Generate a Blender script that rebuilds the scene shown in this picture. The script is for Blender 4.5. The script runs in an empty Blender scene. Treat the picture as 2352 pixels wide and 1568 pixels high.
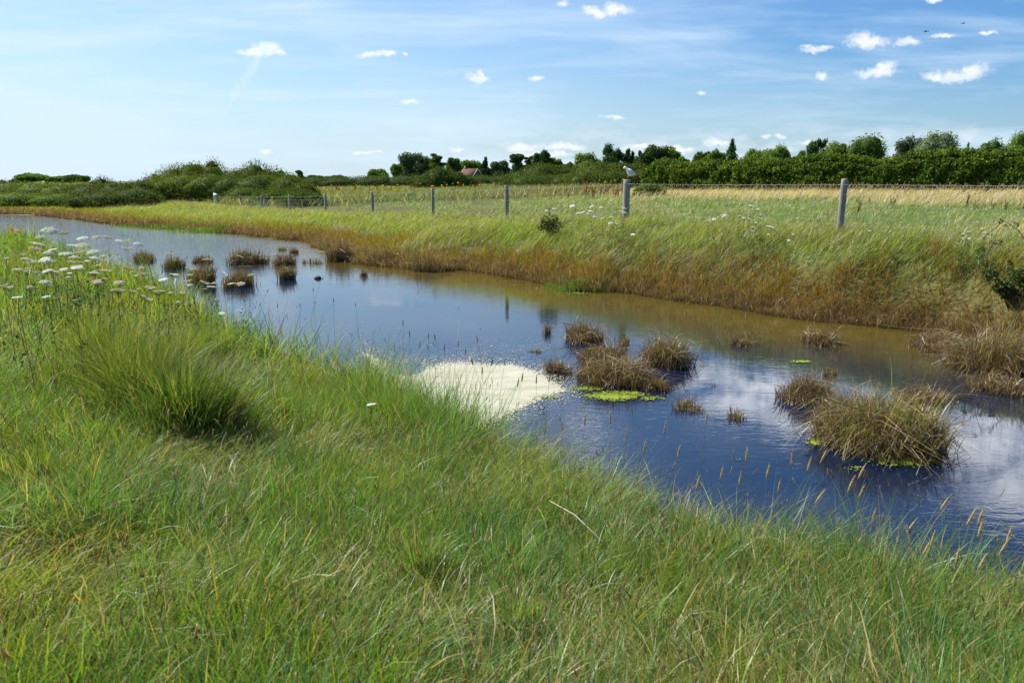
import bpy, math, random
import numpy as np
from mathutils import Vector, Matrix

R = math.radians
sc = bpy.context.scene
# ------------------------------------------------------------------ camera, sky, sun, exposure
CAM_Z = 2.37
FD = 2352 * 28 / 36            # focal length in the 2352 px wide view of the photograph
TP = (784 - 416) / FD
PITCH = math.atan(TP)
cd = bpy.data.cameras.new('camera')
cam = bpy.data.objects.new('camera', cd)
sc.collection.objects.link(cam)
cam.location = (0, 0, CAM_Z)
cam.rotation_euler = (math.pi / 2 - PITCH, 0, 0)
cd.lens = 28; cd.sensor_width = 36; cd.clip_start = 0.05; cd.clip_end = 6000
cd.dof.use_dof = True; cd.dof.focus_distance = 11; cd.dof.aperture_fstop = 5.0
sc.camera = cam
sc.view_settings.view_transform = 'Standard'
sc.view_settings.look = 'None'
sc.view_settings.exposure = 0.95
sc.view_settings.gamma = 1
sc.cycles.max_bounces = 5
sc.cycles.diffuse_bounces = 2
sc.cycles.glossy_bounces = 2
sc.cycles.transmission_bounces = 3
sc.cycles.transparent_max_bounces = 8
sc.cycles.volume_bounces = 0
sc.cycles.use_adaptive_sampling = True
sc.cycles.adaptive_threshold = 0.012

SUN_EL, SUN_AZ = R(47), R(-60)          # azimuth measured from the view direction (+Y), negative = to the left
sun_dir = Vector((math.sin(SUN_AZ) * math.cos(SUN_EL), math.cos(SUN_AZ) * math.cos(SUN_EL), math.sin(SUN_EL)))
ld = bpy.data.lights.new('sun', 'SUN')
ld.energy = 5.0; ld.angle = R(0.53); ld.color = (1.0, 0.95, 0.86)
sun = bpy.data.objects.new('sun', ld)
sc.collection.objects.link(sun)
sun.rotation_euler = sun_dir.to_track_quat('Z', 'Y').to_euler()


def pix_dir(px, py):
    """world direction through a point of the 2352x1568 view"""
    yc = (784 - py) / FD
    return np.array([(px - 1176) / FD, math.cos(PITCH) + yc * math.sin(PITCH), -math.sin(PITCH) + yc * math.cos(PITCH)])


def uv_of(px, py):
    d = pix_dir(px, py)
    return d[0] / d[1], d[2] / d[1]


class NT:
    """small helper for node trees"""
    def __init__(s, tree):
        s.t = tree; s.n = tree.nodes; s.l = tree.links

    def _in(s, sock, v):
        if isinstance(v, bpy.types.NodeSocket):
            s.l.new(v, sock)
        elif v is not None:
            sock.default_value = v

    def math(s, op, a, b=None, c=None, clamp=False):
        n = s.n.new('ShaderNodeMath'); n.operation = op; n.use_clamp = clamp
        s._in(n.inputs[0], a)
        if b is not None: s._in(n.inputs[1], b)
        if c is not None: s._in(n.inputs[2], c)
        return n.outputs[0]

    def vmath(s, op, a, b=None, c=None):
        n = s.n.new('ShaderNodeVectorMath'); n.operation = op
        s._in(n.inputs[0], a)
        if b is not None: s._in(n.inputs[1], b)
        if c is not None: s._in(n.inputs[2], c)
        return n.outputs['Value'] if op in ('LENGTH', 'DOT_PRODUCT', 'DISTANCE') else n.outputs[0]

    def noise(s, vec, scale, detail=4, rough=0.5, dist=0.0, color=False):
        n = s.n.new('ShaderNodeTexNoise')
        s._in(n.inputs['Vector'], vec); n.inputs['Scale'].default_value = scale
        n.inputs['Detail'].default_value = detail; n.inputs['Roughness'].default_value = rough
        n.inputs['Distortion'].default_value = dist
        return n.outputs['Color' if color else 'Fac']

    def mix(s, f, a, b, blend='MIX'):
        n = s.n.new('ShaderNodeMix'); n.data_type = 'RGBA'; n.blend_type = blend
        s._in(n.inputs[0], f)
        for i, v in ((6, a), (7, b)):
            if isinstance(v, tuple) and len(v) == 3: v = (*v, 1)
            s._in(n.inputs[i], v)
        return n.outputs[2]

    def rng(s, v, a, b, c=0.0, d=1.0, smooth=False):
        n = s.n.new('ShaderNodeMapRange')
        if smooth: n.interpolation_type = 'SMOOTHSTEP'
        s._in(n.inputs[0], v)
        for i, k in enumerate((a, b, c, d)): s._in(n.inputs[1 + i], k)
        return n.outputs[0]

    def comb(s, x, y, z=0.0):
        n = s.n.new('ShaderNodeCombineXYZ')
        s._in(n.inputs[0], x); s._in(n.inputs[1], y); s._in(n.inputs[2], z)
        return n.outputs[0]

    def mapping(s, vec, loc=(0, 0, 0), rot=(0, 0, 0), scale=(1, 1, 1)):
        n = s.n.new('ShaderNodeMapping')
        s._in(n.inputs[0], vec)
        n.inputs[1].default_value = loc; n.inputs[2].default_value = rot; n.inputs[3].default_value = scale
        return n.outputs[0]


world = bpy.data.worlds.new('World')
sc.world = world
world.use_nodes = True
w = NT(world.node_tree)
w.n.clear()
sky = w.n.new('ShaderNodeTexSky')
sky.sky_type = 'NISHITA'; sky.sun_disc = False
sky.sun_elevation = SUN_EL; sky.sun_rotation = SUN_AZ
sky.air_density = 1.25; sky.dust_density = 0.7; sky.ozone_density = 1.2
tc = w.n.new('ShaderNodeTexCoord')
sep = w.n.new('ShaderNodeSeparateXYZ'); w.l.new(tc.outputs['Generated'], sep.inputs[0])
dx, dy, dz = sep.outputs
inv = w.math('MAXIMUM', dy, 0.05)
U = w.math('DIVIDE', dx, inv); V = w.math('DIVIDE', dz, inv)
front = w.rng(dy, 0.05, 0.25)
P = w.comb(U, V)
warp = w.noise(P, 22, 7, 0.66, color=True)
warp2 = w.vmath('MULTIPLY', w.vmath('SUBTRACT', warp, (0.5, 0.5, 0.5)), (0.042, 0.026, 0.0))
Pw = w.vmath('ADD', P, warp2)
CUM = [  # px, py, half width, half height, of each puff in the 2352 px view
    (590, 120, 36, 9), (612, 110, 26, 13), (565, 124, 22, 6), (635, 120, 14, 7),
    (860, 125, 32, 6), (888, 126, 18, 6), (930, 124, 10, 3), (1100, 178, 24, 8), (1106, 168, 9, 9), (1232, 178, 14, 5),
    (943, 230, 20, 6), (1370, 24, 30, 9), (1418, 22, 34, 10), (1410, 14, 20, 9), (1297, 8, 12, 6),
    (1995, 97, 46, 11), (1990, 90, 22, 10), (2085, 99, 26, 9), (1870, 117, 34, 6), (1900, 112, 22, 5), (1850, 110, 16, 4),
    (2010, 164, 42, 11), (2030, 152, 26, 12), (2190, 172, 66, 12), (2230, 162, 34, 12), (2150, 176, 34, 8),
    (1880, 173, 14, 7), (2170, 82, 26, 5), (2265, 75, 22, 4), (2150, 0, 34, 5), (1412, 270, 24, 4), (1610, 212, 10, 3),
    (0, 205, 8, 6), (605, 354, 14, 5), (840, 349, 38, 4), (1055, 343, 14, 4), (1205, 341, 36, 7), (1300, 338, 44, 7), (1650, 328, 26, 8),
    (1760, 310, 12, 4), (1790, 309, 14, 4), (1870, 328, 30, 7), (1560, 348, 30, 8), (1250, 356, 60, 6), (1480, 338, 30, 5),
    (-300, 120, 50, 12), (2600, 140, 60, 14)]
OVER = [(.30, .285, .075, .022), (.37, .305, .05, .02), (.21, .25, .05, .014), (.60, .34, .11, .04), (.70, .40, .12, .05), (.52, .31, .06, .02), (.10, .33, .05, .02), (.26, .245, .05, .014),
        (-.45, .31, .09, .03), (-.1, .42, .10, .03), (.95, .3, .12, .04), (-.9, .25, .1, .04), (.46, .262, .05, .012), (-.22, .27, .3, .035), (.66, .30, .1, .03), (.33, .26, .06, .016)]
best = None
for q_ in [(*uv_of(a, b), c * 1.18 / FD, d * 1.22 / FD) for a, b, c, d in CUM] + OVER:
    u0, v0 = q_[0], q_[1]
    su, sv = 1 / q_[2], 1 / q_[3]
    d = w.vmath('LENGTH', w.vmath('MULTIPLY_ADD', Pw, (su, sv, 0), (-u0 * su, -v0 * sv, 0)))
    best = d if best is None else w.math('SMOOTH_MIN', best, d, 0.35)
cum = w.rng(w.math('ADD', best, w.rng(w.noise(P, 70, 6, 0.7), 0.3, 0.7, -0.25, 0.45)), 1.35, 0.35, 0, 1, smooth=True)
cum = w.math('MULTIPLY', cum, w.rng(w.noise(P, 40, 4, 0.6), 0.25, 0.6, 0.6, 1.0))
# low bank of soft cloud towards the right horizon
lowb = w.math('MULTIPLY', w.rng(w.noise(w.mapping(Pw, scale=(8, 26, 1)), 1.6, 7, 0.64), 0.43, 0.66, 0, 1, smooth=True),
              w.math('MULTIPLY', w.rng(V, 0.075, 0.03), w.rng(U, -0.22, 0.12)))
# cirrus
ci1 = w.noise(w.mapping(P, loc=(3.1, 1.7, 0), rot=(0, 0, R(-14)), scale=(1.7, 11, 1)), 1.5, 7, 0.58, 0.5)
ci2 = w.noise(w.mapping(P, loc=(0.3, 5.7, 0), rot=(0, 0, R(-6)), scale=(2.2, 24, 1)), 1.9, 7, 0.6, 0.3)
cir = w.math('ADD', w.rng(ci1, 0.47, 0.78), w.math('MULTIPLY', w.rng(ci2, 0.47, 0.8), 0.6))
# thin veil to the left and towards the horizon
veil = w.math('ADD', w.rng(U, 0.35, -0.7, 0.0, 0.50), w.rng(V, 0.15, 0.0, 0.0, 0.46))
veil = w.math('MULTIPLY', veil, w.rng(w.noise(w.mapping(P, rot=(0, 0, R(-9)), scale=(1.3, 5, 1)), 1.3, 3, 0.5), 0.2, 0.75, 0.75, 1.12))
# broken contrail under the cloud on the left
TR = [(592, 140), (575, 165), (560, 190), (533, 222), (528, 240), (505, 280), (487, 310)]
trail = None
for (a, b) in zip(TR[:-1], TR[1:]):
    for k in range(2):
        t = k / 2
        px, py = a[0] + (b[0] - a[0]) * t, a[1] + (b[1] - a[1]) * t
        u0, v0 = uv_of(px, py)
        su, sv = FD / 9, FD / 17
        d = w.vmath('LENGTH', w.vmath('MULTIPLY_ADD', Pw, (su, sv, 0), (-u0 * su, -v0 * sv, 0)))
        trail = d if trail is None else w.math('MINIMUM', trail, d)
trail = w.math('MULTIPLY', w.rng(trail, 1.3, 0.2, 0, 0.34, smooth=True), w.rng(V, 0.04, 0.15, 0.2, 1))
thin = w.math('ADD', w.math('ADD', w.math('MULTIPLY', cir, 0.55), veil), trail, clamp=True)
thin = w.math('MINIMUM', thin, 0.93)
skyc = w.mix(1.0, sky.outputs[0], w.mix(w.rng(U, -0.1, 0.7), (0.68, 0.97, 1.34), (0.42, 0.78, 1.30)), 'MULTIPLY')
col = w.mix(w.math('MULTIPLY', thin, front), skyc, (6.9, 8.5, 10.1))
col = w.mix(w.math('MULTIPLY', w.math('MULTIPLY', lowb, 0.9), front), col, (8.0, 8.7, 9.4))
cshade = w.mix(w.rng(w.noise(P, 60, 3, 0.5), 0.35, 0.7), (9.6, 9.9, 10.4), (8.3, 8.9, 9.9))
cshade = w.vmath('SCALE', cshade); w.l.new(w.rng(V, 0.215, 0.26, 1.0, 2.3), cshade.node.inputs['Scale'])
col = w.mix(w.math('MULTIPLY', cum, front), col, cshade)
bg = w.n.new('ShaderNodeBackground'); w.l.new(col, bg.inputs[0]); bg.inputs[1].default_value = 0.056
wo = w.n.new('ShaderNodeOutputWorld'); w.l.new(bg.outputs[0], wo.inputs[0])

# ------------------------------------------------------------------ numpy noise
def _hash(ix, iy, seed):
    h = (ix.astype(np.int64) * 374761393 + iy.astype(np.int64) * 668265263 + seed * 1442695041) & 0xffffffff
    h = ((h ^ (h >> 13)) * 1274126177) & 0xffffffff
    return ((h ^ (h >> 16)) & 0xffff) / 65535.0


def vn(x, y, seed=0):
    ix, iy = np.floor(x), np.floor(y)
    fx, fy = x - ix, y - iy
    fx = fx * fx * (3 - 2 * fx); fy = fy * fy * (3 - 2 * fy)
    a, b = _hash(ix, iy, seed), _hash(ix + 1, iy, seed)
    c, d = _hash(ix, iy + 1, seed), _hash(ix + 1, iy + 1, seed)
    return (a + (b - a) * fx) * (1 - fy) + (c + (d - c) * fx) * fy


def fbm(x, y, seed=0, oct=4):
    s, a, t = 0, 0.5, 0
    for i in range(oct):
        s = s + a * vn(x, y, seed + i * 17); t += a
        x, y, a = x * 2.03 + 5.1, y * 2.03 - 3.7, a * 0.5
    return s / t


def ss(a, b, x):
    t = np.clip((x - a) / (b - a), 0, 1)
    return t * t * (3 - 2 * t)


# ------------------------------------------------------------------ plan of the place
def at_z(px, py, z):
    d = pix_dir(px, py); t = (z - CAM_Z) / d[2]
    return np.array([d[0] * t, d[1] * t])


NEAR_SIL = [(-200, 503), (0, 517), (100, 540), (200, 566), (300, 596), (400, 632), (480, 672), (560, 715), (680, 750),
            (800, 785), (870, 822), (920, 866), (1020, 888), (1110, 915), (1180, 955), (1270, 1012), (1400, 1048), (1550, 1090),
            (1700, 1133), (1850, 1173), (2000, 1203), (2150, 1225), (2352, 1252), (2700, 1300)]
NEAR = [(-140, 66), (-90, 60), (-58, 52)] + [tuple(at_z(x, y, 0.47)) for x, y in NEAR_SIL] + [(8, 2.5), (20, -4), (60, -18)]
FAR_PX = [(-300, 485), (0, 489), (130, 496), (260, 513), (330, 520), (450, 527), (560, 537), (640, 546), (720, 554), (775, 578),
          (840, 606), (1000, 622), (1060, 616), (1150, 630), (1270, 652), (1330, 668), (1420, 668), (1500, 680), (1600, 692), (1750, 716),
          (1900, 738), (2050, 748), (2180, 765), (2352, 800), (2700, 850)]
FARE = [(-140, 76), (-75, 70)] + [tuple(at_z(x, y, 0.0)) for x, y in FAR_PX] + [(24, 4), (60, -9)]
NEAR, FARE = np.array(NEAR), np.array(FARE)
POLY = np.vstack([NEAR, FARE[::-1]])


def poly_dist(x, y, pl):
    best = np.full(x.shape, 1e9)
    for a, b in zip(pl[:-1], pl[1:]):
        ab = b - a; L = ab @ ab
        t = np.clip(((x - a[0]) * ab[0] + (y - a[1]) * ab[1]) / L, 0, 1)
        best = np.minimum(best, np.hypot(x - a[0] - t * ab[0], y - a[1] - t * ab[1]))
    return best


def in_poly(x, y, pg):
    c = np.zeros(x.shape, bool)
    for a, b in zip(pg, np.roll(pg, -1, 0)):
        cond = (a[1] > y) != (b[1] > y)
        xs = (b[0] - a[0]) * (y - a[1]) / (b[1] - a[1] + 1e-12) + a[0]
        c ^= cond & (x < xs)
    return c


FU = [.4096, .1416, -.0066, -.0979, -.1728, -.2307, -.275, -.3095, -.3357, -.3636]      # posts by bearing
FD_ = [15.5 + 5.59 * k for k in range(10)]
POSTS = [(u * d, d) for u, d in zip(FU, FD_)]
FENCE = np.array([(26.0, -16.0)] + [(9.9, 9.5)] + POSTS + [(-36, 86), (-80, 100), (-150, 112)])


def H(x, y):
    x = np.asarray(x, float); y = np.asarray(y, float)
    x, y = np.broadcast_arrays(x, y)
    r = np.hypot(x, y)
    dn, df = poly_dist(x, y, NEAR), poly_dist(x, y, FARE)
    inside = in_poly(x, y, POLY)
    near_side = (dn < df) & ~inside
    bed = -0.5 * ss(0, 0.8, np.minimum(dn, df)) - 0.02
    cap = np.interp(r, [5, 9, 16, 30], [0.72, 0.55, 0.34, 0.26])
    zn = 0.05 + cap * ss(-0.4, 4.2, dn) + 0.05 * (fbm(x * 1.3, y * 1.3, 3) - 0.5) * ss(0, 1, dn) - 0.0 * dn
    u = np.tan(np.clip(np.arctan2(x, np.maximum(y, 1e-3)), -1.1, 1.1))
    zf = np.interp(u, [-.7, -.36, -.30, -.23, -.17, -.1, 0, .14, .41, .9], [.25, .30, .38, .55, .72, .86, 1.0, 1.24, 1.32, 1.35])
    dfe = poly_dist(x, y, FENCE)
    beyond = in_poly(x, y, np.vstack([FENCE, [(-150, 4000), (4000, 4000), (4000, -16)]])) | (u < -2)
    t = df / (df + dfe + 1e-6)
    bump = 0.22 * (fbm(x * 0.55, y * 0.55, 9) - 0.5) + 0.12 * (fbm(x * 1.7, y * 1.7, 19) - 0.5)
    zb = 0.06 + (zf - 0.06) * (0.55 * ss(0, 0.55, t) + 0.45 * ss(0.1, 1.0, t)) + bump * ss(0.1, 0.4, t)
    tgt = np.interp(u, [-.7, -.3, -.1, .1, .3, .9], [.6, .7, .95, 1.45, 1.62, 1.62])
    zfield = zf + (tgt - zf) * ss(2, 32, dfe) + 0.10 * (fbm(x * 0.25, y * 0.25, 29) - 0.5) + bump * 0.35
    zz = np.where(beyond, zfield, zb)
    z = np.where(inside, bed, np.where(near_side, zn, zz))
    return z


def h1(x, y):
    return float(H(np.array([x]), np.array([y]))[0])


def hit(px, py, off=0.0, rmax=400):
    """first place where the line of sight comes down to OFF above the ground (or the water)"""
    d = pix_dir(px, py)
    t = np.concatenate([np.linspace(1.2, 30, 1400), np.linspace(30, rmax, 1500)])
    x, y, z = d[0] * t, d[1] * t, CAM_Z + d[2] * t
    g = np.maximum(H(x, y), 0.0) + off
    k = np.argmax(z <= g)
    if z[k] > g[k]: k = len(t) - 1
    return float(x[k]), float(y[k])


def masks(x, y):
    dn, df = poly_dist(x, y, NEAR), poly_dist(x, y, FARE)
    inside = in_poly(x, y, POLY)
    beyond = in_poly(x, y, np.vstack([FENCE, [(-150, 4000), (4000, 4000), (4000, -16)]]))
    dfe = poly_dist(x, y, FENCE)
    return dn, df, inside, (dn < df) & ~inside, beyond & ~inside, dfe


# ------------------------------------------------------------------ object helpers
C = sc.collection


def props(o, label=None, cat=None, group=None, kind=None):
    if label: o['label'] = label
    if cat: o['category'] = cat
    if group: o['group'] = group
    if kind: o['kind'] = kind
    return o


def npmesh(name, V, quads=None, tris=None, vcol=None, mat=None, smooth=False, attrs=None):
    me = bpy.data.meshes.new(name)
    V = np.asarray(V, np.float32)
    loops, tot = [], []
    if quads is not None and len(quads):
        loops.append(np.asarray(quads, np.int32).ravel()); tot.append(np.full(len(quads), 4, np.int32))
    if tris is not None and len(tris):
        loops.append(np.asarray(tris, np.int32).ravel()); tot.append(np.full(len(tris), 3, np.int32))
    me.vertices.add(len(V)); me.vertices.foreach_set('co', V.ravel())
    if loops:
        L = np.concatenate(loops); T = np.concatenate(tot)
        me.loops.add(len(L)); me.loops.foreach_set('vertex_index', L)
        me.polygons.add(len(T)); me.polygons.foreach_set('loop_start', np.concatenate([[0], np.cumsum(T)[:-1]]).astype(np.int32))
        me.polygons.foreach_set('loop_total', T)
        if smooth: me.polygons.foreach_set('use_smooth', np.ones(len(T), bool))
    me.update(calc_edges=True)
    if vcol is not None:
        a = me.attributes.new('vcol', 'FLOAT_COLOR', 'POINT')
        c = np.ones((len(V), 4), np.float32); c[:, :3] = vcol
        a.data.foreach_set('color', c.ravel())
    for k, (tp, arr) in (attrs or {}).items():
        a = me.attributes.new(k, tp, 'POINT')
        a.data.foreach_set({'FLOAT': 'value', 'INT': 'value', 'FLOAT_VECTOR': 'vector', 'FLOAT_COLOR': 'color'}[tp], np.asarray(arr).ravel())
    if mat: me.materials.append(mat)
    return me


def mobj(name, me, parent=None, loc=None):
    o = bpy.data.objects.new(name, me); C.objects.link(o)
    if parent: o.parent = parent
    if loc is not None: o.location = loc
    return o


def empty(name, loc, rz=0):
    o = bpy.data.objects.new(name, None); C.objects.link(o)
    o.location = loc; o.rotation_euler = (0, 0, rz); o.empty_display_size = 0.2
    return o


def copy_tree(o, parent=None):
    c = o.copy(); C.objects.link(c)
    if parent: c.parent = parent
    for ch in [k for k in bpy.data.objects if k.parent is o]: copy_tree(ch, c)
    return c


class MB:
    """gathers vertices and faces with a colour each"""
    def __init__(s): s.V, s.Q, s.T, s.c, s.n = [], [], [], [], 0

    def add(s, V, Q=None, T=None, col=(0.5, 0.5, 0.5)):
        V = np.asarray(V, float)
        if Q is not None and len(Q): s.Q.append(np.asarray(Q) + s.n)
        if T is not None and len(T): s.T.append(np.asarray(T) + s.n)
        s.V.append(V); s.n += len(V)
        c = np.asarray(col, float)
        s.c.append(np.broadcast_to(c, (len(V), 3)) if c.ndim == 1 else c)

    def tube(s, pts, rad, n=6, col=(0.5, 0.5, 0.5), caps=True):
        pts = np.asarray(pts, float); rad = np.broadcast_to(np.asarray(rad, float), (len(pts),))
        rings = []
        for i, p in enumerate(pts):
            t = pts[min(i + 1, len(pts) - 1)] - pts[max(i - 1, 0)]
            t = t / (np.linalg.norm(t) + 1e-9)
            a = np.cross(t, (0, 0, 1) if abs(t[2]) < 0.9 else (1, 0, 0)); a /= np.linalg.norm(a)
            b = np.cross(t, a)
            th = np.arange(n) / n * 2 * np.pi
            rings.append(p + rad[i] * (np.cos(th)[:, None] * a + np.sin(th)[:, None] * b))
        V = np.concatenate(rings); Q, T = [], []
        for i in range(len(pts) - 1):
            for k in range(n):
                Q.append((i * n + k, i * n + (k + 1) % n, (i + 1) * n + (k + 1) % n, (i + 1) * n + k))
        if caps:
            V = np.vstack([V, pts[0], pts[-1]]); m = len(pts) * n
            for k in range(n):
                T.append((m, (k + 1) % n, k)); T.append((m + 1, (len(pts) - 1) * n + k, (len(pts) - 1) * n + (k + 1) % n))
        s.add(V, Q, T, col)

    def box(s, lo, hi, col=(0.5, 0.5, 0.5), M=None):
        x0, y0, z0 = lo; x1, y1, z1 = hi
        V = np.array([(x, y, z) for z in (z0, z1) for y in (y0, y1) for x in (x0, x1)], float)
        if M is not None: V = V @ np.asarray(M)[:3, :3].T + np.asarray(M)[:3, 3]
        s.add(V, [(0, 2, 3, 1), (4, 5, 7, 6), (0, 1, 5, 4), (2, 6, 7, 3), (0, 4, 6, 2), (1, 3, 7, 5)], None, col)

    def ell(s, c, r, col, nu=12, nv=8, M=None, noise=0.0, seed=0):
        th = np.linspace(0, np.pi, nv + 1)[1:-1]; ph = np.arange(nu) / nu * 2 * np.pi
        D = [(0, 0, 1)] + [(math.sin(a) * math.cos(b), math.sin(a) * math.sin(b), math.cos(a)) for a in th for b in ph] + [(0, 0, -1)]
        D = np.array(D)
        if noise:
            rg = np.random.default_rng(seed); D = D * (1 + noise * (rg.random(len(D)) - 0.5))[:, None]
        Vv = D * np.asarray(r)
        if M is not None: Vv = Vv @ np.asarray(M)[:3, :3].T
        Vv = Vv + np.asarray(c)
        Q, T = [], []
        for k in range(nu):
            T.append((0, 1 + k, 1 + (k + 1) % nu))
            m = 1 + (nv - 2) * nu
            T.append((len(Vv) - 1, m + (k + 1) % nu, m + k))
            for i in range(nv - 2):
                a = 1 + i * nu
                Q.append((a + k, a + nu + k, a + nu + (k + 1) % nu, a + (k + 1) % nu))
        s.add(Vv, Q, T, col)

    def mesh(s, name, mat, smooth=False):
        V = np.concatenate(s.V)
        return npmesh(name, V, np.concatenate(s.Q) if s.Q else None, np.concatenate(s.T) if s.T else None, np.concatenate(s.c), mat, smooth)

    def obj(s, name, mat, parent=None, smooth=False):
        return mobj(name, s.mesh(name, mat, smooth), parent)


# ------------------------------------------------------------------ materials
def new_mat(name):
    m = bpy.data.materials.new(name); m.use_nodes = True
    t = NT(m.node_tree); t.n.clear()
    out = t.n.new('ShaderNodeOutputMaterial')
    return m, t, out


def leaf_surface(t, out, colr, trans=0.4, gloss=0.06, rough=0.45):
    d = t.n.new('ShaderNodeBsdfDiffuse'); t.l.new(colr, d.inputs[0])
    tr = t.n.new('ShaderNodeBsdfTranslucent')
    t.l.new(t.mix(1.0, colr, (1.15, 1.2, 0.55), 'MULTIPLY'), tr.inputs[0])
    m1 = t.n.new('ShaderNodeMixShader'); m1.inputs[0].default_value = trans
    t.l.new(d.outputs[0], m1.inputs[1]); t.l.new(tr.outputs[0], m1.inputs[2])
    g = t.n.new('ShaderNodeBsdfGlossy'); g.inputs['Roughness'].default_value = rough
    g.inputs[0].default_value = (0.9, 0.95, 1, 1)
    m2 = t.n.new('ShaderNodeMixShader'); m2.inputs[0].default_value = gloss
    t.l.new(m1.outputs[0], m2.inputs[1]); t.l.new(g.outputs[0], m2.inputs[2])
    t.l.new(m2.outputs[0], out.inputs[0])


def mat_vleaf(name, trans=0.35, gloss=0.05, rough=0.5):
    m, t, out = new_mat(name)
    v = t.n.new('ShaderNodeAttribute'); v.attribute_name = 'vcol'
    leaf_surface(t, out, v.outputs['Color'], trans, gloss, rough)
    return m


def mat_solid(name, rough=0.7, spec=0.3, noise=0.0, nscale=20, metal=0.0, stretch=(1, 1, 1)):
    m, t, out = new_mat(name)
    v = t.n.new('ShaderNodeAttribute'); v.attribute_name = 'vcol'
    b = t.n.new('ShaderNodeBsdfPrincipled')
    c = v.outputs['Color']
    if noise:
        tcn = t.n.new('ShaderNodeTexCoord')
        f = t.noise(t.mapping(tcn.outputs['Object'], scale=stretch), nscale, 6, 0.65)
        c = t.mix(1.0, c, t.mix(t.rng(f, 0.3, 0.7), (1 - noise,) * 3, (1 + noise,) * 3), 'MULTIPLY')
        bp = t.n.new('ShaderNodeBump'); bp.inputs['Strength'].default_value = 0.5; bp.inputs['Distance'].default_value = 0.02
        t.l.new(f, bp.inputs['Height']); t.l.new(bp.outputs[0], b.inputs['Normal'])
    t.l.new(c, b.inputs['Base Color'])
    b.inputs['Roughness'].default_value = rough; b.inputs['Specular IOR Level'].default_value = spec
    b.inputs['Metallic'].default_value = metal
    t.l.new(b.outputs[0], out.inputs[0])
    return m


M_GRASS = mat_vleaf('grass_blade', 0.48, 0.02, 0.40)
M_SEDGE = mat_vleaf('dry_sedge', 0.28, 0.05, 0.45)
M_LEAF = mat_vleaf('broad_leaf', 0.36, 0.004, 0.5)
M_PETAL = mat_vleaf('flower_petal', 0.35, 0.02, 0.6)
M_WOOD = mat_solid('weathered_wood', 0.85, 0.2, 0.35, 16, stretch=(1, 1, 0.12))
M_BARK = mat_solid('bark', 0.9, 0.2, 0.3, 3)
M_WIRE = mat_solid('galvanised_wire', 0.6, 0.3, 0, metal=0.2)
M_PAINT = mat_solid('painted_metal', 0.5, 0.4, 0.1, 8)
M_FEATHER = mat_solid('feather', 0.75, 0.2, 0.06, 60)
M_ROOF = mat_solid('roof_tiles', 0.85, 0.2, 0.22, 6, stretch=(3, 3, 8))
M_STONE = mat_solid('stone', 0.8, 0.3, 0.3, 14)


def mat_ground():
    m, t, out = new_mat('earth_and_thatch')
    v = t.n.new('ShaderNodeAttribute'); v.attribute_name = 'vcol'
    g = t.n.new('ShaderNodeNewGeometry')
    f = t.noise(g.outputs['Position'], 9, 8, 0.7)
    f2 = t.noise(t.mapping(g.outputs['Position'], scale=(1, 1, 1)), 0.9, 6, 0.65)
    c = t.mix(1.0, v.outputs['Color'], t.mix(t.rng(f, 0.3, 0.7), (0.55,) * 3, (1.45,) * 3), 'MULTIPLY')
    c = t.mix(1.0, c, t.mix(t.rng(f2, 0.3, 0.7), (0.75, 0.8, 0.75), (1.25, 1.2, 1.2)), 'MULTIPLY')
    b = t.n.new('ShaderNodeBsdfPrincipled'); b.inputs['Roughness'].default_value = 0.95; b.inputs['Specular IOR Level'].default_value = 0.1
    bp = t.n.new('ShaderNodeBump'); bp.inputs['Strength'].default_value = 0.8; bp.inputs['Distance'].default_value = 0.05
    t.l.new(f, bp.inputs['Height']); t.l.new(bp.outputs[0], b.inputs['Normal'])
    t.l.new(c, b.inputs['Base Color']); t.l.new(b.outputs[0], out.inputs[0])
    return m


def mat_water():
    m, t, out = new_mat('creek_water')
    g = t.n.new('ShaderNodeNewGeometry'); pos = g.outputs['Position']
    b = t.n.new('ShaderNodeBsdfPrincipled')
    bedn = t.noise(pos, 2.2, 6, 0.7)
    sh = t.n.new('ShaderNodeAttribute'); sh.attribute_name = 'shallow_refl'
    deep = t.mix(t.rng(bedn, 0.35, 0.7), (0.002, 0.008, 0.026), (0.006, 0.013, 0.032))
    silt_refl = t.mix(t.rng(bedn, 0.35, 0.7), (0.060, 0.046, 0.008), (0.095, 0.072, 0.014))  # shallow silt and the far bank's brown reflection, both painted into the colour
    t.l.new(t.mix(t.math('MULTIPLY', sh.outputs['Fac'], 1.0), deep, silt_refl), b.inputs['Base Color'])
    b.inputs['Roughness'].default_value = 0.02; b.inputs['IOR'].default_value = 1.6
    # ripples run across the channel; breeze patches make them stronger
    mp = t.mapping(pos, rot=(0, 0, R(-28)), scale=(1.0, 2.3, 1))
    r1 = t.noise(mp, 5.0, 3, 0.55, 0.4)
    r2 = t.noise(mp, 16.0, 2, 0.5, 0.2)
    r3 = t.noise(pos, 0.8, 2, 0.5)
    amp = t.rng(t.noise(t.mapping(pos, scale=(0.5, 0.5, 1)), 0.42, 2, 0.5), 0.42, 0.68, 0.06, 0.8)
    sy = t.n.new('ShaderNodeSeparateXYZ'); t.l.new(pos, sy.inputs[0])
    amp = t.math('ADD', amp, t.rng(sy.outputs[1], 19, 27, 0.0, 2.2))
    hgt = t.math('MULTIPLY', t.math('ADD', t.math('MULTIPLY', r1, 0.7), t.math('MULTIPLY', r2, 0.16)), amp)
    hgt = t.math('ADD', hgt, t.math('MULTIPLY', r3, 0.5))
    bp = t.n.new('ShaderNodeBump'); bp.inputs['Strength'].default_value = 1.0; bp.inputs['Distance'].default_value = 0.007
    t.l.new(hgt, bp.inputs['Height']); t.l.new(bp.outputs[0], b.inputs['Normal'])
    t.l.new(b.outputs[0], out.inputs[0])
    return m


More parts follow.
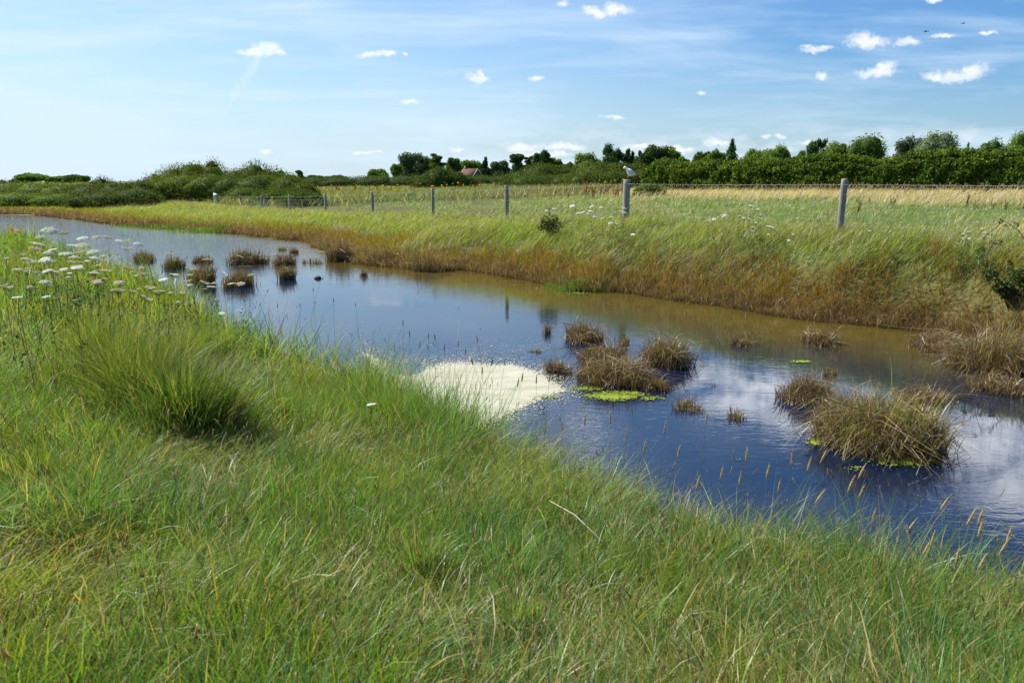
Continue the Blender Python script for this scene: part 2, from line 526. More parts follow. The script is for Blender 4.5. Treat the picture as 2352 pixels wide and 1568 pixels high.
def mat_float(name, ca, cb, scale, stretch=(1, 1, 1), rough=0.7, wet=0.3):
    """something lying on the water in a broken sheet; 'dens' tells how closed it is"""
    m, t, out = new_mat(name)
    a = t.n.new('ShaderNodeAttribute'); a.attribute_name = 'dens'
    g = t.n.new('ShaderNodeNewGeometry')
    mp = t.mapping(g.outputs['Position'], scale=stretch)
    n1 = t.noise(mp, scale, 5, 0.62, 0.3)
    nv = t.rng(n1, 0.28, 0.72)
    alpha = t.math('GREATER_THAN', a.outputs['Fac'], nv)
    c = t.mix(t.rng(t.noise(t.mapping(g.outputs['Position'], rot=(0, 0, R(20)), scale=(.5, 1.6, 1)), 2.6, 7, 0.6, 1.2), 0.32, 0.68), ca, cb)
    b = t.n.new('ShaderNodeBsdfPrincipled'); b.inputs['Roughness'].default_value = rough
    b.inputs['Specular IOR Level'].default_value = wet
    bp = t.n.new('ShaderNodeBump'); bp.inputs['Strength'].default_value = 0.2; bp.inputs['Distance'].default_value = 0.006
    t.l.new(n1, bp.inputs['Height']); t.l.new(bp.outputs[0], b.inputs['Normal'])
    t.l.new(c, b.inputs['Base Color'])
    tp = t.n.new('ShaderNodeBsdfTransparent')
    mx = t.n.new('ShaderNodeMixShader'); t.l.new(alpha, mx.inputs[0])
    t.l.new(tp.outputs[0], mx.inputs[1]); t.l.new(b.outputs[0], mx.inputs[2]); t.l.new(mx.outputs[0], out.inputs[0])
    return m


# ------------------------------------------------------------------ ground sheet and water
GREEN = np.array([0.085, 0.125, 0.030]); STRAW = np.array([0.36, 0.27, 0.12]); RUST = np.array([0.24, 0.095, 0.018])
TAN = np.array([0.23, 0.155, 0.075]); OLIVE = np.array([0.14, 0.125, 0.05]); YGREEN = np.array([0.225, 0.285, 0.018])
BGREEN = np.array([0.105, 0.205, 0.022]); EARTH = np.array([0.085, 0.062, 0.042]); FRESH = np.array([0.085, 0.19, 0.018])


def lerp(a, b, t): return a + (b - a) * np.asarray(t)[..., None]


HEDGE = np.array([(60, 30.0), (38, 38.5), (29, 42.5), (22, 47.0), (16, 52.5), (10.2, 60.0)])


def ground_colour(x, y):
    dn, df, inside, near, beyond, dfe = masks(x, y)
    n1, n2, n3 = fbm(x * 0.5, y * 0.5, 41), fbm(x * 0.12, y * 0.2, 42), fbm(x * 2.1, y * 2.1, 43)
    c = np.broadcast_to(GREEN, x.shape + (3,)) * 0.75
    c = lerp(c, EARTH[None] * 1.2, ss(.45, .7, n3) * 0.7)
    field = lerp(np.broadcast_to(GREEN * 1.05, c.shape), np.broadcast_to(STRAW * 0.55, c.shape), ss(.5, .75, n1) * 0.55)
    u = x / np.maximum(y, 0.1)
    bare = ss(.50, .62, n1) * ss(0.03, -0.03, u) * ss(75, 60, y) * ss(1.0, 4, dfe)
    field = lerp(field, np.broadcast_to(EARTH, c.shape), bare * 0.9)
    c = np.where(beyond[..., None], field, c)
    tb = df / (df + dfe + 1e-6)
    bk = lerp(lerp(np.broadcast_to(TAN * .6, c.shape), np.broadcast_to(np.array([.10, .085, .03]), c.shape), ss(.06, .15, tb)), lerp(np.broadcast_to(OLIVE, c.shape), np.broadcast_to(GREEN, c.shape), ss(.3, .6, tb)), ss(.15, .32, tb))
    c = np.where((~inside & ~near & ~beyond)[..., None], bk, c)
    c = np.where(inside[..., None], np.broadcast_to(EARTH * 0.5, c.shape), c)
    return c


ang_f = np.concatenate([np.linspace(-180, -50, 40)[:-1], np.linspace(-50, 50, 420), np.linspace(50, 180, 40)[1:]])
rad_f = np.concatenate([[0.0], np.geomspace(0.35, 100, 330), np.geomspace(103, 4500, 60)])
A, RR = np.meshgrid(np.radians(ang_f), rad_f)
GX, GY = RR * np.sin(A), RR * np.cos(A)
GZ = H(GX, GY)
far_t = ss(120, 500, RR)
GZ = GZ * (1 - far_t) + 0.8 * far_t
nr, na = GX.shape
idx = np.arange(nr * na).reshape(nr, na)
q = np.stack([idx[:-1, :-1], idx[:-1, 1:], idx[1:, 1:], idx[1:, :-1]], -1).reshape(-1, 4)[:, ::-1]
gm = npmesh('ground', np.stack([GX, GY, GZ], -1).reshape(-1, 3), q, None, ground_colour(GX, GY).reshape(-1, 3), mat_ground(), True)
props(mobj('ground', gm), kind='structure')
ax = np.concatenate([np.linspace(-160, -24, 60)[:-1], np.linspace(-24, 16, 140), np.linspace(16, 70, 20)[1:]])
ay = np.concatenate([np.linspace(-30, 2, 14)[:-1], np.linspace(2, 40, 150), np.linspace(40, 90, 60)[1:]])
WX, WY = np.meshgrid(ax, ay)
widx = np.arange(WX.size).reshape(WX.shape)
wq = np.stack([widx[:-1, :-1], widx[:-1, 1:], widx[1:, 1:], widx[1:, :-1]], -1).reshape(-1, 4)
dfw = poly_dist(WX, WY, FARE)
shal_refl = ss(4.2, 0.3, dfw * (0.75 + 0.5 * fbm(WX * .4, WY * .4, 88)))  # where silt and the painted bank reflection show, fading out from the far bank
wm = npmesh('water', np.stack([WX, WY, WX * 0], -1).reshape(-1, 3), wq, None, None, mat_water(), attrs={'shallow_refl': ('FLOAT', shal_refl.ravel().astype(np.float32))})
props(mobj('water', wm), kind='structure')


# ------------------------------------------------------------------ blades
G = np.random.default_rng(7)


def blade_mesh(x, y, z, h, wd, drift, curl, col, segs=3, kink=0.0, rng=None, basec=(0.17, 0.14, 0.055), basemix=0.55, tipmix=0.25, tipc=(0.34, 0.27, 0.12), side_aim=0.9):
    """one ribbon per entry; returns V, Q, T, colours"""
    rng = rng or G
    n = len(x)
    h = np.broadcast_to(h, (n,)); wd = np.broadcast_to(wd, (n,)); curl = np.broadcast_to(curl, (n,))
    da = np.arctan2(drift[:, 1], drift[:, 0]) + rng.normal(0, 0.7, n)
    d = np.stack([np.cos(da), np.sin(da)], 1)
    bend = d * curl[:, None]
    kk = rng.random(n) < kink; kp = rng.uniform(0.4, 0.85, n); kd = rng.uniform(0.2, 1.1, n)
    ts = np.linspace(0, 1, segs + 1)
    cen = []
    for t in ts:
        o = drift * t + bend * t * t
        bm = np.hypot(o[:, 0], o[:, 1])
        zz = z + h * t * np.clip(1 - 0.36 * bm * t, 0.12, 1)
        over = np.clip(t - kp, 0, 1) * kk
        zz = zz - h * over * (1.0 + kd)
        cen.append(np.stack([x + h * o[:, 0] + d[:, 0] * h * over * kd, y + h * o[:, 1] + d[:, 1] * h * over * kd, zz], 1))
    sa = da + np.pi / 2 + rng.normal(0, side_aim, n)
    side = np.stack([np.cos(sa), np.sin(sa), rng.normal(0, 0.25, n)], 1)
    rows, cols = [], []
    basec, tipc = np.asarray(basec), np.asarray(tipc)
    tm = rng.random(n) * tipmix * 2
    for i, t in enumerate(ts):
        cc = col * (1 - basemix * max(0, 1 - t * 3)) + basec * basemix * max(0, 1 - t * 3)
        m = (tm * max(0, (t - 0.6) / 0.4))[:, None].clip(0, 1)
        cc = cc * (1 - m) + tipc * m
        if i < segs:
            w_ = (wd * (1 - t ** 1.8) * (0.8 + 0.2 * min(1, t * 4)))[:, None] * 0.5
            rows += [cen[i] - side * w_, cen[i] + side * w_]; cols += [cc, cc]
        else:
            rows.append(cen[i]); cols.append(cc)
    m = 2 * segs + 1
    V = np.stack(rows, 1).reshape(-1, 3).astype(np.float32); Cc = np.stack(cols, 1).reshape(-1, 3).astype(np.float32)
    o = (np.arange(n, dtype=np.int32) * m)[:, None]
    Q = np.concatenate([o + np.array([[2 * i, 2 * i + 1, 2 * i + 3, 2 * i + 2]], np.int32) for i in range(segs - 1)]) if segs > 1 else None
    T = o + np.array([[2 * segs - 2, 2 * segs - 1, 2 * segs]], np.int32)
    return V, Q, T, Cc, cen[-1], d


def spindles(p, d, ln, wd, col, rng=None):
    """slim seed heads rising on from the points p (three ribs round each)"""
    rng = rng or G
    n = len(p)
    up = np.stack([d[:, 0] * 0.35, d[:, 1] * 0.35, np.ones(n)], 1) + rng.normal(0, 0.12, (n, 3)); up /= np.linalg.norm(up, axis=1)[:, None]
    a = np.cross(up, np.array([0.3, 1, 0.0])); a /= np.linalg.norm(a, axis=1)[:, None]; b = np.cross(up, a)
    V = [p]
    for t, wv in ((0.3, 1.0), (0.7, 0.8)):
        for k in range(3):
            th = k * 2.094 + t
            V.append(p + up * (ln * t)[:, None] + (a * math.cos(th) + b * math.sin(th)) * (wd * wv * 0.5)[:, None])
    V.append(p + up * ln[:, None])
    V = np.stack(V, 1).reshape(-1, 3)
    o = (np.arange(n) * 8)[:, None]
    T = np.concatenate([o + np.array([[0, 1 + k, 1 + (k + 1) % 3]]) for k in range(3)] + [o + np.array([[7, 4 + (k + 1) % 3, 4 + k]]) for k in range(3)])
    Q = np.concatenate([o + np.array([[1 + k, 4 + k, 4 + (k + 1) % 3, 1 + (k + 1) % 3]]) for k in range(3)])
    return V, Q, T, np.repeat(col, 8, 0)


def gather(name, mat, chunks):
    V, Q, T, Cc, n = [], [], [], [], 0
    for (v, q_, t_, c_) in chunks:
        V.append(v); Cc.append(c_)
        if q_ is not None and len(q_): Q.append(q_ + n)
        if t_ is not None and len(t_): T.append(t_ + n)
        n += len(v)
    me = npmesh(name, np.concatenate(V), np.concatenate(Q), np.concatenate(T), np.concatenate(Cc), mat)
    print(name, 'verts', n)
    return mobj(name, me)


def polar(n, r0, r1, a0, a1, p):
    """points with density falling as r**-p per square metre"""
    k = 2 - p
    u = G.random(n)
    r = (r0 ** k + u * (r1 ** k - r0 ** k)) ** (1 / k) if abs(k) > 1e-6 else r0 * (r1 / r0) ** u
    a = np.radians(G.uniform(a0, a1, n))
    return r * np.sin(a), r * np.cos(a)


def spread(x, y, m, rad):
    """m blades round each clump point: indices, x, y and the outward lean from the clump's middle"""
    i = np.repeat(np.arange(len(x)), m)
    a = G.random(len(i)) * 6.283; q_ = np.sqrt(G.random(len(i)))
    rr = q_ * np.broadcast_to(rad, x.shape)[i]
    return i, x[i] + rr * np.cos(a), y[i] + rr * np.sin(a), np.stack([np.cos(a) * q_, np.sin(a) * q_], 1)


def jit(c, a=0.25): return c * (1 - a + 2 * a * G.random(len(c)))[:, None]


# --- near bank
def near_grass():
    out = []
    for (num, r0, r1, p, m, rad, wmm, segs) in ((8800, 1.0, 8.5, 0.35, 48, 0.12, 4.4, 4), (10500, 8.0, 62, 1.35, 28, 0.20, 7.5, 3)):
        x, y = polar(num, r0, r1, -48, 48, p)
        dn, df, inside, near, beyond, dfe = masks(x, y)
        k = near & (dn > 0.03)
        x, y, dn = x[k], y[k], dn[k]
        r = np.hypot(x, y); n = len(x)
        lo = ss(.46, .70, fbm(x * 1.0 + 4, y * 1.0, 55))               # lodged, strawy patches
        f1, f2, f3 = fbm(x * 0.9, y * 0.9, 51), fbm(x * 0.35 + 9, y * 0.35, 52), fbm(x * 2.6, y * 2.6, 53)
        hc = (0.22 + 0.20 * f1 + 0.24 * ss(1.3, 0.1, dn) + G.normal(0, 0.04, n)).clip(.12, 1)
        hc *= (1 - 0.25 * lo) * np.interp(r, [5, 9, 15, 40], [1, 1.25, 1.35, 1.35]) * (0.72 + 0.6 * G.random(n) ** 1.5)
        c = lerp(np.broadcast_to(YGREEN, (n, 3)), BGREEN * 1.15, ss(.40, .62, f2))
        c = lerp(c, np.array([0.070, 0.20, 0.045]), ss(.5, .70, fbm(x * 1.6, y * 1.6, 57)) * 0.75)
        c = lerp(c, np.array([0.20, 0.25, 0.012]), ss(.52, .70, fbm(x * 2.2 + 3, y * 2.2, 58)) * 0.6)
        c = jit(c, 0.22)
        i, bx, by, outw = spread(x, y, m, rad * (1 + 0.5 * G.random(n)))
        N = len(i); rr = np.hypot(bx, by)
        k = masks_near(bx, by); i, bx, by, outw, rr = i[k], bx[k], by[k], outw[k], rr[k]; N = len(i)
        col = jit(c[i], 0.48)
        dry = G.random(N) < (0.06 + 0.22 * lo[i] + 0.06 * (f3[i] > .55))
        st = lerp(np.broadcast_to(np.array([0.34, 0.25, 0.09]), (N, 3)), np.array([0.46, 0.39, 0.18]), G.random(N))
        col = np.where(dry[:, None], st * (0.7 + 0.5 * G.random(N))[:, None], col)
        blu = G.random(N) < 0.08
        org = G.random(N) < 0.035
        col = np.where(org[:, None], np.array([0.42, 0.24, 0.03]), col)
        col = np.where((blu & ~dry)[:, None], np.array([0.10, 0.23, 0.11]) * (0.8 + 0.5 * G.random(N))[:, None], col)
        hh = hc[i] * G.uniform(0.45, 1.15, N)
        ww = wmm * 0.001 * np.where(G.random(N) < .06, 1.9, G.uniform(0.5, 1.4, N)) * (1 if r1 < 10 else np.interp(rr, [8, 20, 60], [0.9, 1.6, 3.6]))
        wd_ = fbm(x * .7 + 20, y * .7, 59) * 12.6; wind = np.stack([0.02 + 0.16 * (f1 - .5) + 0.26 * lo * np.cos(wd_), 0.26 * lo * np.sin(wd_) + 0.2 * (f3 - .5)], 1)[i] + G.normal(0, .15, (n, 2))[i]
        dr = outw * 0.24 + wind + G.normal(0, 0.24, (N, 2))
        cu = np.abs(G.normal(0.08, 0.20, N)) + 0.4 * lo[i] * G.random(N)
        z = H(bx, by) - 0.01
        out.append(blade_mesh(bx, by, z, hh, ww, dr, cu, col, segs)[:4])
        # stalks with seed heads standing out of it
        ns = int(N * (0.009 if r1 < 10 else 0.020))
        s_ = G.choice(N, ns, replace=False)
        fat = 1 if r1 < 10 else np.interp(rr[s_], [8, 20, 60], [1.0, 1.6, 3.0])
        sh = hc[i][s_] * G.uniform(1.0, 1.55, ns)
        tc_ = jit(lerp(np.broadcast_to(np.array([0.24, 0.20, 0.09]), (ns, 3)), np.array([0.36, 0.25, 0.13]), G.random(ns)), .25)
        v, q_, t_, cc, tip, d = blade_mesh(bx[s_], by[s_], z[s_], sh, 0.0022 * fat, wind[s_] * 0.8 + G.normal(0, 0.16, (ns, 2)), np.abs(G.normal(.15, .15, ns)), tc_ * np.array([.7, 1, .6]), segs)
        out.append((v, q_, t_, cc))
        out.append(spindles(tip - np.array([0, 0, 0.01]), d, G.uniform(0.035, 0.075, ns), 0.006 * fat * G.uniform(.8, 1.4, ns), tc_))
    # tall dense tufts that stand out of the sward
    for (px, py, rad, h, m, cc) in TUFTS:
        X, Y = hit(px, py, 0.12)
        m = int(m * .85); N = m; q_ = np.abs(G.normal(0, .52, N)); a_ = G.random(N) * 6.283
        outw = np.stack([np.cos(a_) * q_, np.sin(a_) * q_], 1); bx, by = X + outw[:, 0] * rad, Y + outw[:, 1] * rad
        col = jit(lerp(np.broadcast_to(np.asarray(cc), (N, 3)), YGREEN, G.random(N) * 0.5), 0.4)
        col = np.where((G.random(N) < .10)[:, None], np.array([.36, .27, .10]), col)
        dr = outw * 0.08 + np.array([0.02, 0.0]) + G.normal(0, 0.23, (N, 2))
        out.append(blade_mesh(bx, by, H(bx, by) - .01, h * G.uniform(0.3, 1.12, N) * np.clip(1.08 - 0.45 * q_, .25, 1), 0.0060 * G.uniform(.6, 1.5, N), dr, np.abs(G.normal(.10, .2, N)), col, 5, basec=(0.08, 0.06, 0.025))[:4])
    o = gather('meadow_grass', M_GRASS, out)
    props(o, 'long green and straw-coloured meadow grass covering the near bank', 'grass', kind='stuff')


def masks_near(x, y):
    dn, df, inside, near, beyond, dfe = masks(x, y)
    return near | (dn < 0.08)


TUFTS = [  # px, py of the foot, radius, height, blades, colour
    (330, 955, 0.38, 0.86, 4200, (0.05, 0.105, 0.02)), (425, 990, 0.36, 0.80, 3800, (0.045, 0.11, 0.026)), (280, 900, 0.32, 0.90, 2600, (0.08, 0.13, 0.022)),
    (510, 985, 0.30, 0.72, 2200, (0.055, 0.13, 0.035)), (400, 905, 0.34, .88, 3000, (0.06, 0.12, 0.02)),
    (150, 900, .3, .62, 1100, (.10, .18, .02)), (620, 960, .28, .55, 1000, (.09, .17, .02)), (700, 900, .25, .55, 800, (.12, .2, .02)), (480, 840, .35, .8, 1600, (.11, .19, .02)), (230, 830, .35, .8, 1500, (.12, .2, .02)),
    (900, 1000, .2, .42, 500, (.1, .19, .02)), (1120, 1080, .18, .4, 420, (.08, .17, .02)), (1210, 1180, .16, .38, 380, (.13, .21, .02)), (1030, 1180, .14, .34, 320, (.07, .17, .03)), (1800, 1330, .16, .4, 420, (.1, .19, .02)), (2050, 1380, .16, .38, 420, (.12, .2, .02)),
    (520, 1180, .14, .34, 320, (.08, .18, .03)), (90, 1090, .18, .4, 420, (.1, .19, .02)), (340, 1330, .12, .32, 260, (.1, .2, .03)), (1180, 1420, .12, .32, 260, (.09, .19, .03)), (1900, 1480, .1, .3, 220, (.1, .2, .03)),
    (960, 1310, 0.13, 0.40, 700, (0.055, 0.15, 0.04)), (1640, 1290, 0.14, 0.42, 700, (0.06, 0.15, 0.03)), (1560, 1230, 0.1, 0.4, 420, (0.09, 0.17, 0.02)),
    (1330, 1330, 0.10, 0.35, 350, (0.055, 0.15, 0.04)), (790, 1080, 0.10, 0.36, 350, (0.07, 0.15, 0.02)), (1500, 1480, 0.09, 0.32, 260, (0.06, 0.15, 0.05)),
    (700, 1500, 0.08, 0.3, 220, (0.09, 0.17, 0.03)), (2280, 1330, 0.12, 0.42, 400, (0.10, 0.15, 0.03)), (210, 1240, 0.10, 0.32, 300, (0.10, 0.16, 0.03)),
]
near_grass()


# --- far bank
def bank_grass():
    out = []
    x, y = polar(60000, 9, 130, -46, 46, 1.55)
    dn, df, inside, near, beyond, dfe = masks(x, y)
    k = (~inside) & (~near) & ~beyond
    x, y, df, dfe = x[k], y[k], df[k], dfe[k]
    n = len(x); r = np.hypot(x, y); u = x / y
    f1, f2, f3 = fbm(x * 0.8, y * 0.8, 61), fbm(x * 0.3 + 9, y * 0.3, 62), fbm(x * 2.2, y * 2.2, 63)
    f4 = fbm(x * 0.5 + 31, y * 0.5, 64)
    w1 = np.interp(r, [10, 16, 25, 45, 80], [0.5, 0.42, 0.5, 0.7, 1.0]) * (0.5 + f1)
    w2 = np.interp(r, [10, 16, 25, 45, 80], [1.25, 1.45, 2.2, 3.0, 4.0]) * (0.55 + 0.9 * f2)
    t = df / (df + dfe)
    w1 = np.minimum(w1, .17 * (df + dfe) * (.4 + 1.2 * f3)); w2 = np.minimum(w2, .28 * (df + dfe) * (.3 + 1.4 * f2))
    i, bx, by, outw = spread(x, y, 25, np.interp(r, [10, 20, 80], [0.16, 0.24, 0.6]))
    N = len(i); k = ~in_poly(bx, by, POLY); i, bx, by, outw = i[k], bx[k], by[k], outw[k]; N = len(i)
    dfi = (poly_dist(bx, by, FARE) + G.normal(0, 0.05, N)); tt = t[i] + G.normal(0, .05, N)
    a, b = w1[i], w2[i]
    g1, g2, g3, g4 = f1[i], f2[i], f3[i], f4[i]
    upc = lerp(np.broadcast_to(np.array([0.175, 0.20, 0.055]), (N, 3)), np.array([0.19, 0.155, 0.085]), ss(.42, .66, g1) * 0.9)
    upc = lerp(upc, np.array([0.12, 0.15, 0.045]), ss(.5, .7, g3) * 0.6)
    upc = lerp(upc, np.array([0.215, 0.28, 0.026]), ss(0.22, 0.46, tt + 0.5 * (g2 - 0.5) + .3 * (g4 - .5)))
    upc = lerp(upc, BGREEN * 1.25, ss(.58, .7, g3) * 0.45)
    rust = lerp(np.broadcast_to(np.array([0.27, 0.13, 0.024]), (N, 3)), np.array([0.20, 0.16, 0.025]), ss(.42, .58, g3))
    rust = lerp(rust, np.array([0.19, 0.23, 0.02]), (G.random(N) < 0.34).astype(float))
    tan = lerp(np.broadcast_to(np.array([0.09, 0.055, 0.03]), (N, 3)), np.array([0.30, 0.20, 0.10]), G.random(N) ** 1.5)
    c = lerp(rust, upc, ss(0.75, 1.3, dfi / b))
    fl = (ss(-.22, -.32, u[i]) * 0.6 * (dfi > a))
    c = lerp(c, YGREEN * 1.0, fl)
    c = lerp(tan, c, ss(0.7, 1.3, dfi / a + G.normal(0, .15, N)))
    c = jit(c, 0.32)
    dry = (G.random(N) < 0.14 + 0.2 * (g1 > .55)) & (dfi > b)
    c = np.where(dry[:, None], np.array([0.36, 0.29, 0.16]) * (0.7 + 0.5 * G.random(N))[:, None], c)
    hc = np.where(dfi < a, 0.27, np.where(dfi < b, 0.38, 0.50 + 0.16 * (g1 - .5) + 0.3 * (g4 - .5)))
    hc = hc * np.interp(r[i], [12, 40], [0.92, 1.15]) * np.where(dfe[i] < 1.5, 0.8, 1)
    hh = hc * G.uniform(0.5, 1.2, N)
    rr = np.hypot(bx, by)
    ww = 0.008 * G.uniform(.6, 1.4, N) * np.interp(rr, [10, 16, 30, 70, 130], [0.75, 1.0, 1.9, 3.8, 6])
    wind = np.stack([np.where(dfi < b, 0.05, 0.5), np.where(dfi < b, 0.0, 0.1 * (g1 - .5))], 1)
    dr = outw * 0.35 + wind + G.normal(0, .2, (N, 2))
    cu = np.abs(G.normal(.3, .3, N))
    z = H(bx, by) - .01
    isl = dfi < a
    for sel, kk, bc in ((isl, 0.5, (0.12, 0.08, 0.04)), (~isl, 0.05, (0.15, 0.11, 0.04))):
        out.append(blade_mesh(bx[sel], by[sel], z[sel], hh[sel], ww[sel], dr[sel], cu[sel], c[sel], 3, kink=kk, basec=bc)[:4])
    s_ = np.where((dfi > b) & (G.random(N) < 0.05))[0]; ns = len(s_)
    fat = np.interp(rr[s_], [10, 16, 30, 70, 130], [1, 1.3, 2.2, 4, 6])
    tc_ = jit(np.broadcast_to(np.array([0.33, 0.26, 0.14]), (ns, 3)), .3)
    v, q_, t_, cc, tip, d = blade_mesh(bx[s_], by[s_], z[s_], hc[s_] * G.uniform(1.0, 1.4, ns), 0.0025 * fat, wind[s_] + G.normal(0, .15, (ns, 2)), np.full(ns, .2), tc_, 2)
    out += [(v, q_, t_, cc), spindles(tip, d, G.uniform(.05, .10, ns), .008 * fat, tc_)]
    # dead reed fringe standing in the water's edge, golden sedge just above it
    seg = np.hypot(*np.diff(FARE, axis=0).T); Lc = np.concatenate([[0], np.cumsum(seg)])
    sm = np.linspace(0, Lc[-1], 6000); fx, fy = np.interp(sm, Lc, FARE[:, 0]), np.interp(sm, Lc, FARE[:, 1])
    wt = np.where((np.abs(fx / np.maximum(fy, .1)) < .95) & (fy > 5), 1 / np.hypot(fx, fy) ** .9, 0); cw = np.cumsum(wt) / wt.sum()
    for (num, o0, o1, h0, h1_, kk, gold) in ((34000, -.16, .30, .16, .40, .45, 0), (32000, .10, .80, .16, .40, .08, 1)):
        si = np.interp(G.random(num), cw, sm); X, Y = np.interp(si, Lc, FARE[:, 0]), np.interp(si, Lc, FARE[:, 1])
        e = np.interp(si + .02, Lc, FARE[:, 0]) - X, np.interp(si + .02, Lc, FARE[:, 1]) - Y
        nx, ny = -e[1] / .02, e[0] / .02
        dd = np.hypot(X, Y); sc_ = np.interp(dd, [12, 20, 40, 80], [1, 1.2, 1.9, 2.6])
        lump = fbm(si * .9, si * 0 + 3, 33, 3); lump2 = fbm(si * 2.9, si * 0 + 7, 34, 2)
        off = (o0 * (.2 + 2.0 * lump) if not gold else o0) + (o1 - o0) * G.random(num) * (.5 + lump2)
        px_ = X + nx * off * sc_ + G.normal(0, .04, num); py_ = Y + ny * off * sc_
        tc_ = lerp(np.broadcast_to(np.array([0.06, 0.036, 0.02]), (num, 3)), np.array([0.33, 0.22, 0.10]), G.random(num) ** 1.5)
        gc_ = lerp(lerp(np.broadcast_to(np.array([0.29, 0.135, 0.020]), (num, 3)), np.array([0.20, 0.22, 0.02]), (G.random(num) < .25 + .6 * (lump2 - .5)).astype(float)), np.array([0.14, 0.08, 0.03]), (G.random(num) < .25).astype(float))
        cc_ = jit(gc_ if gold else tc_, .3)
        hh_ = G.uniform(h0, h1_, num) * (.55 + .9 * lump2) * np.interp(dd, [12, 40], [1, 1.25])
        dr_ = G.normal(0, .24, (num, 2)) - np.stack([nx, ny], 1) * (.12 if not gold else 0)
        out.append(blade_mesh(px_, py_, np.maximum(H(px_, py_), 0) - .02, hh_, .0068 * G.uniform(.6, 1.4, num) * np.interp(dd, [12, 20, 40, 80], [1, 1.4, 2.6, 5]), dr_, np.abs(G.normal(.2, .25, num)), cc_, 4, kink=kk, basec=(.05, .035, .02), basemix=.8)[:4])
    # fresh green cress and water grass at the foot of the bank
    for (px, py, rx, ry, m, h) in ((1330, 661, 0.62, 0.42, 2600, 0.30), (1375, 660, 0.4, 0.3, 900, .26), (1290, 652, 0.4, 0.4, 900, .28), (450, 522, 2.8, 1.3, 3200, 0.36), (380, 518, 2.4, 1.0, 2000, .30), (510, 530, 2.0, 1.1, 2800, .38), (330, 515, 1.6, .8, 900, .26)):
        X, Y = at_z(px, py, 0.05)
        a_ = G.random(m) * 6.283; q_ = np.abs(G.normal(0, .6, m)); bx, by = X + rx * q_ * np.cos(a_), Y + ry * q_ * np.sin(a_); hq = np.clip(1.1 - .5 * q_, .3, 1) * (.6 + .8 * fbm(bx * 3, by * 3, 35))
        far = max(1, math.hypot(X, Y) / 17)
        out.append(blade_mesh(bx, by, np.maximum(H(bx, by), 0) - .01, h * hq * G.uniform(.5, 1.1, m), .009 * far * G.uniform(.7, 1.3, m), G.normal(0, .3, (m, 2)), np.abs(G.normal(.3, .3, m)), jit(lerp(np.broadcast_to(FRESH, (m, 3)), np.array([.17, .20, .03]), G.random(m) * .8), .35), 3, basemix=.2, tipmix=.1)[:4])
    o = gather('bank_grass', M_GRASS, out)
    props(o, 'wind-combed grass above rust-coloured sedge on the far bank, below the fence', 'grass', kind='stuff')


bank_grass()


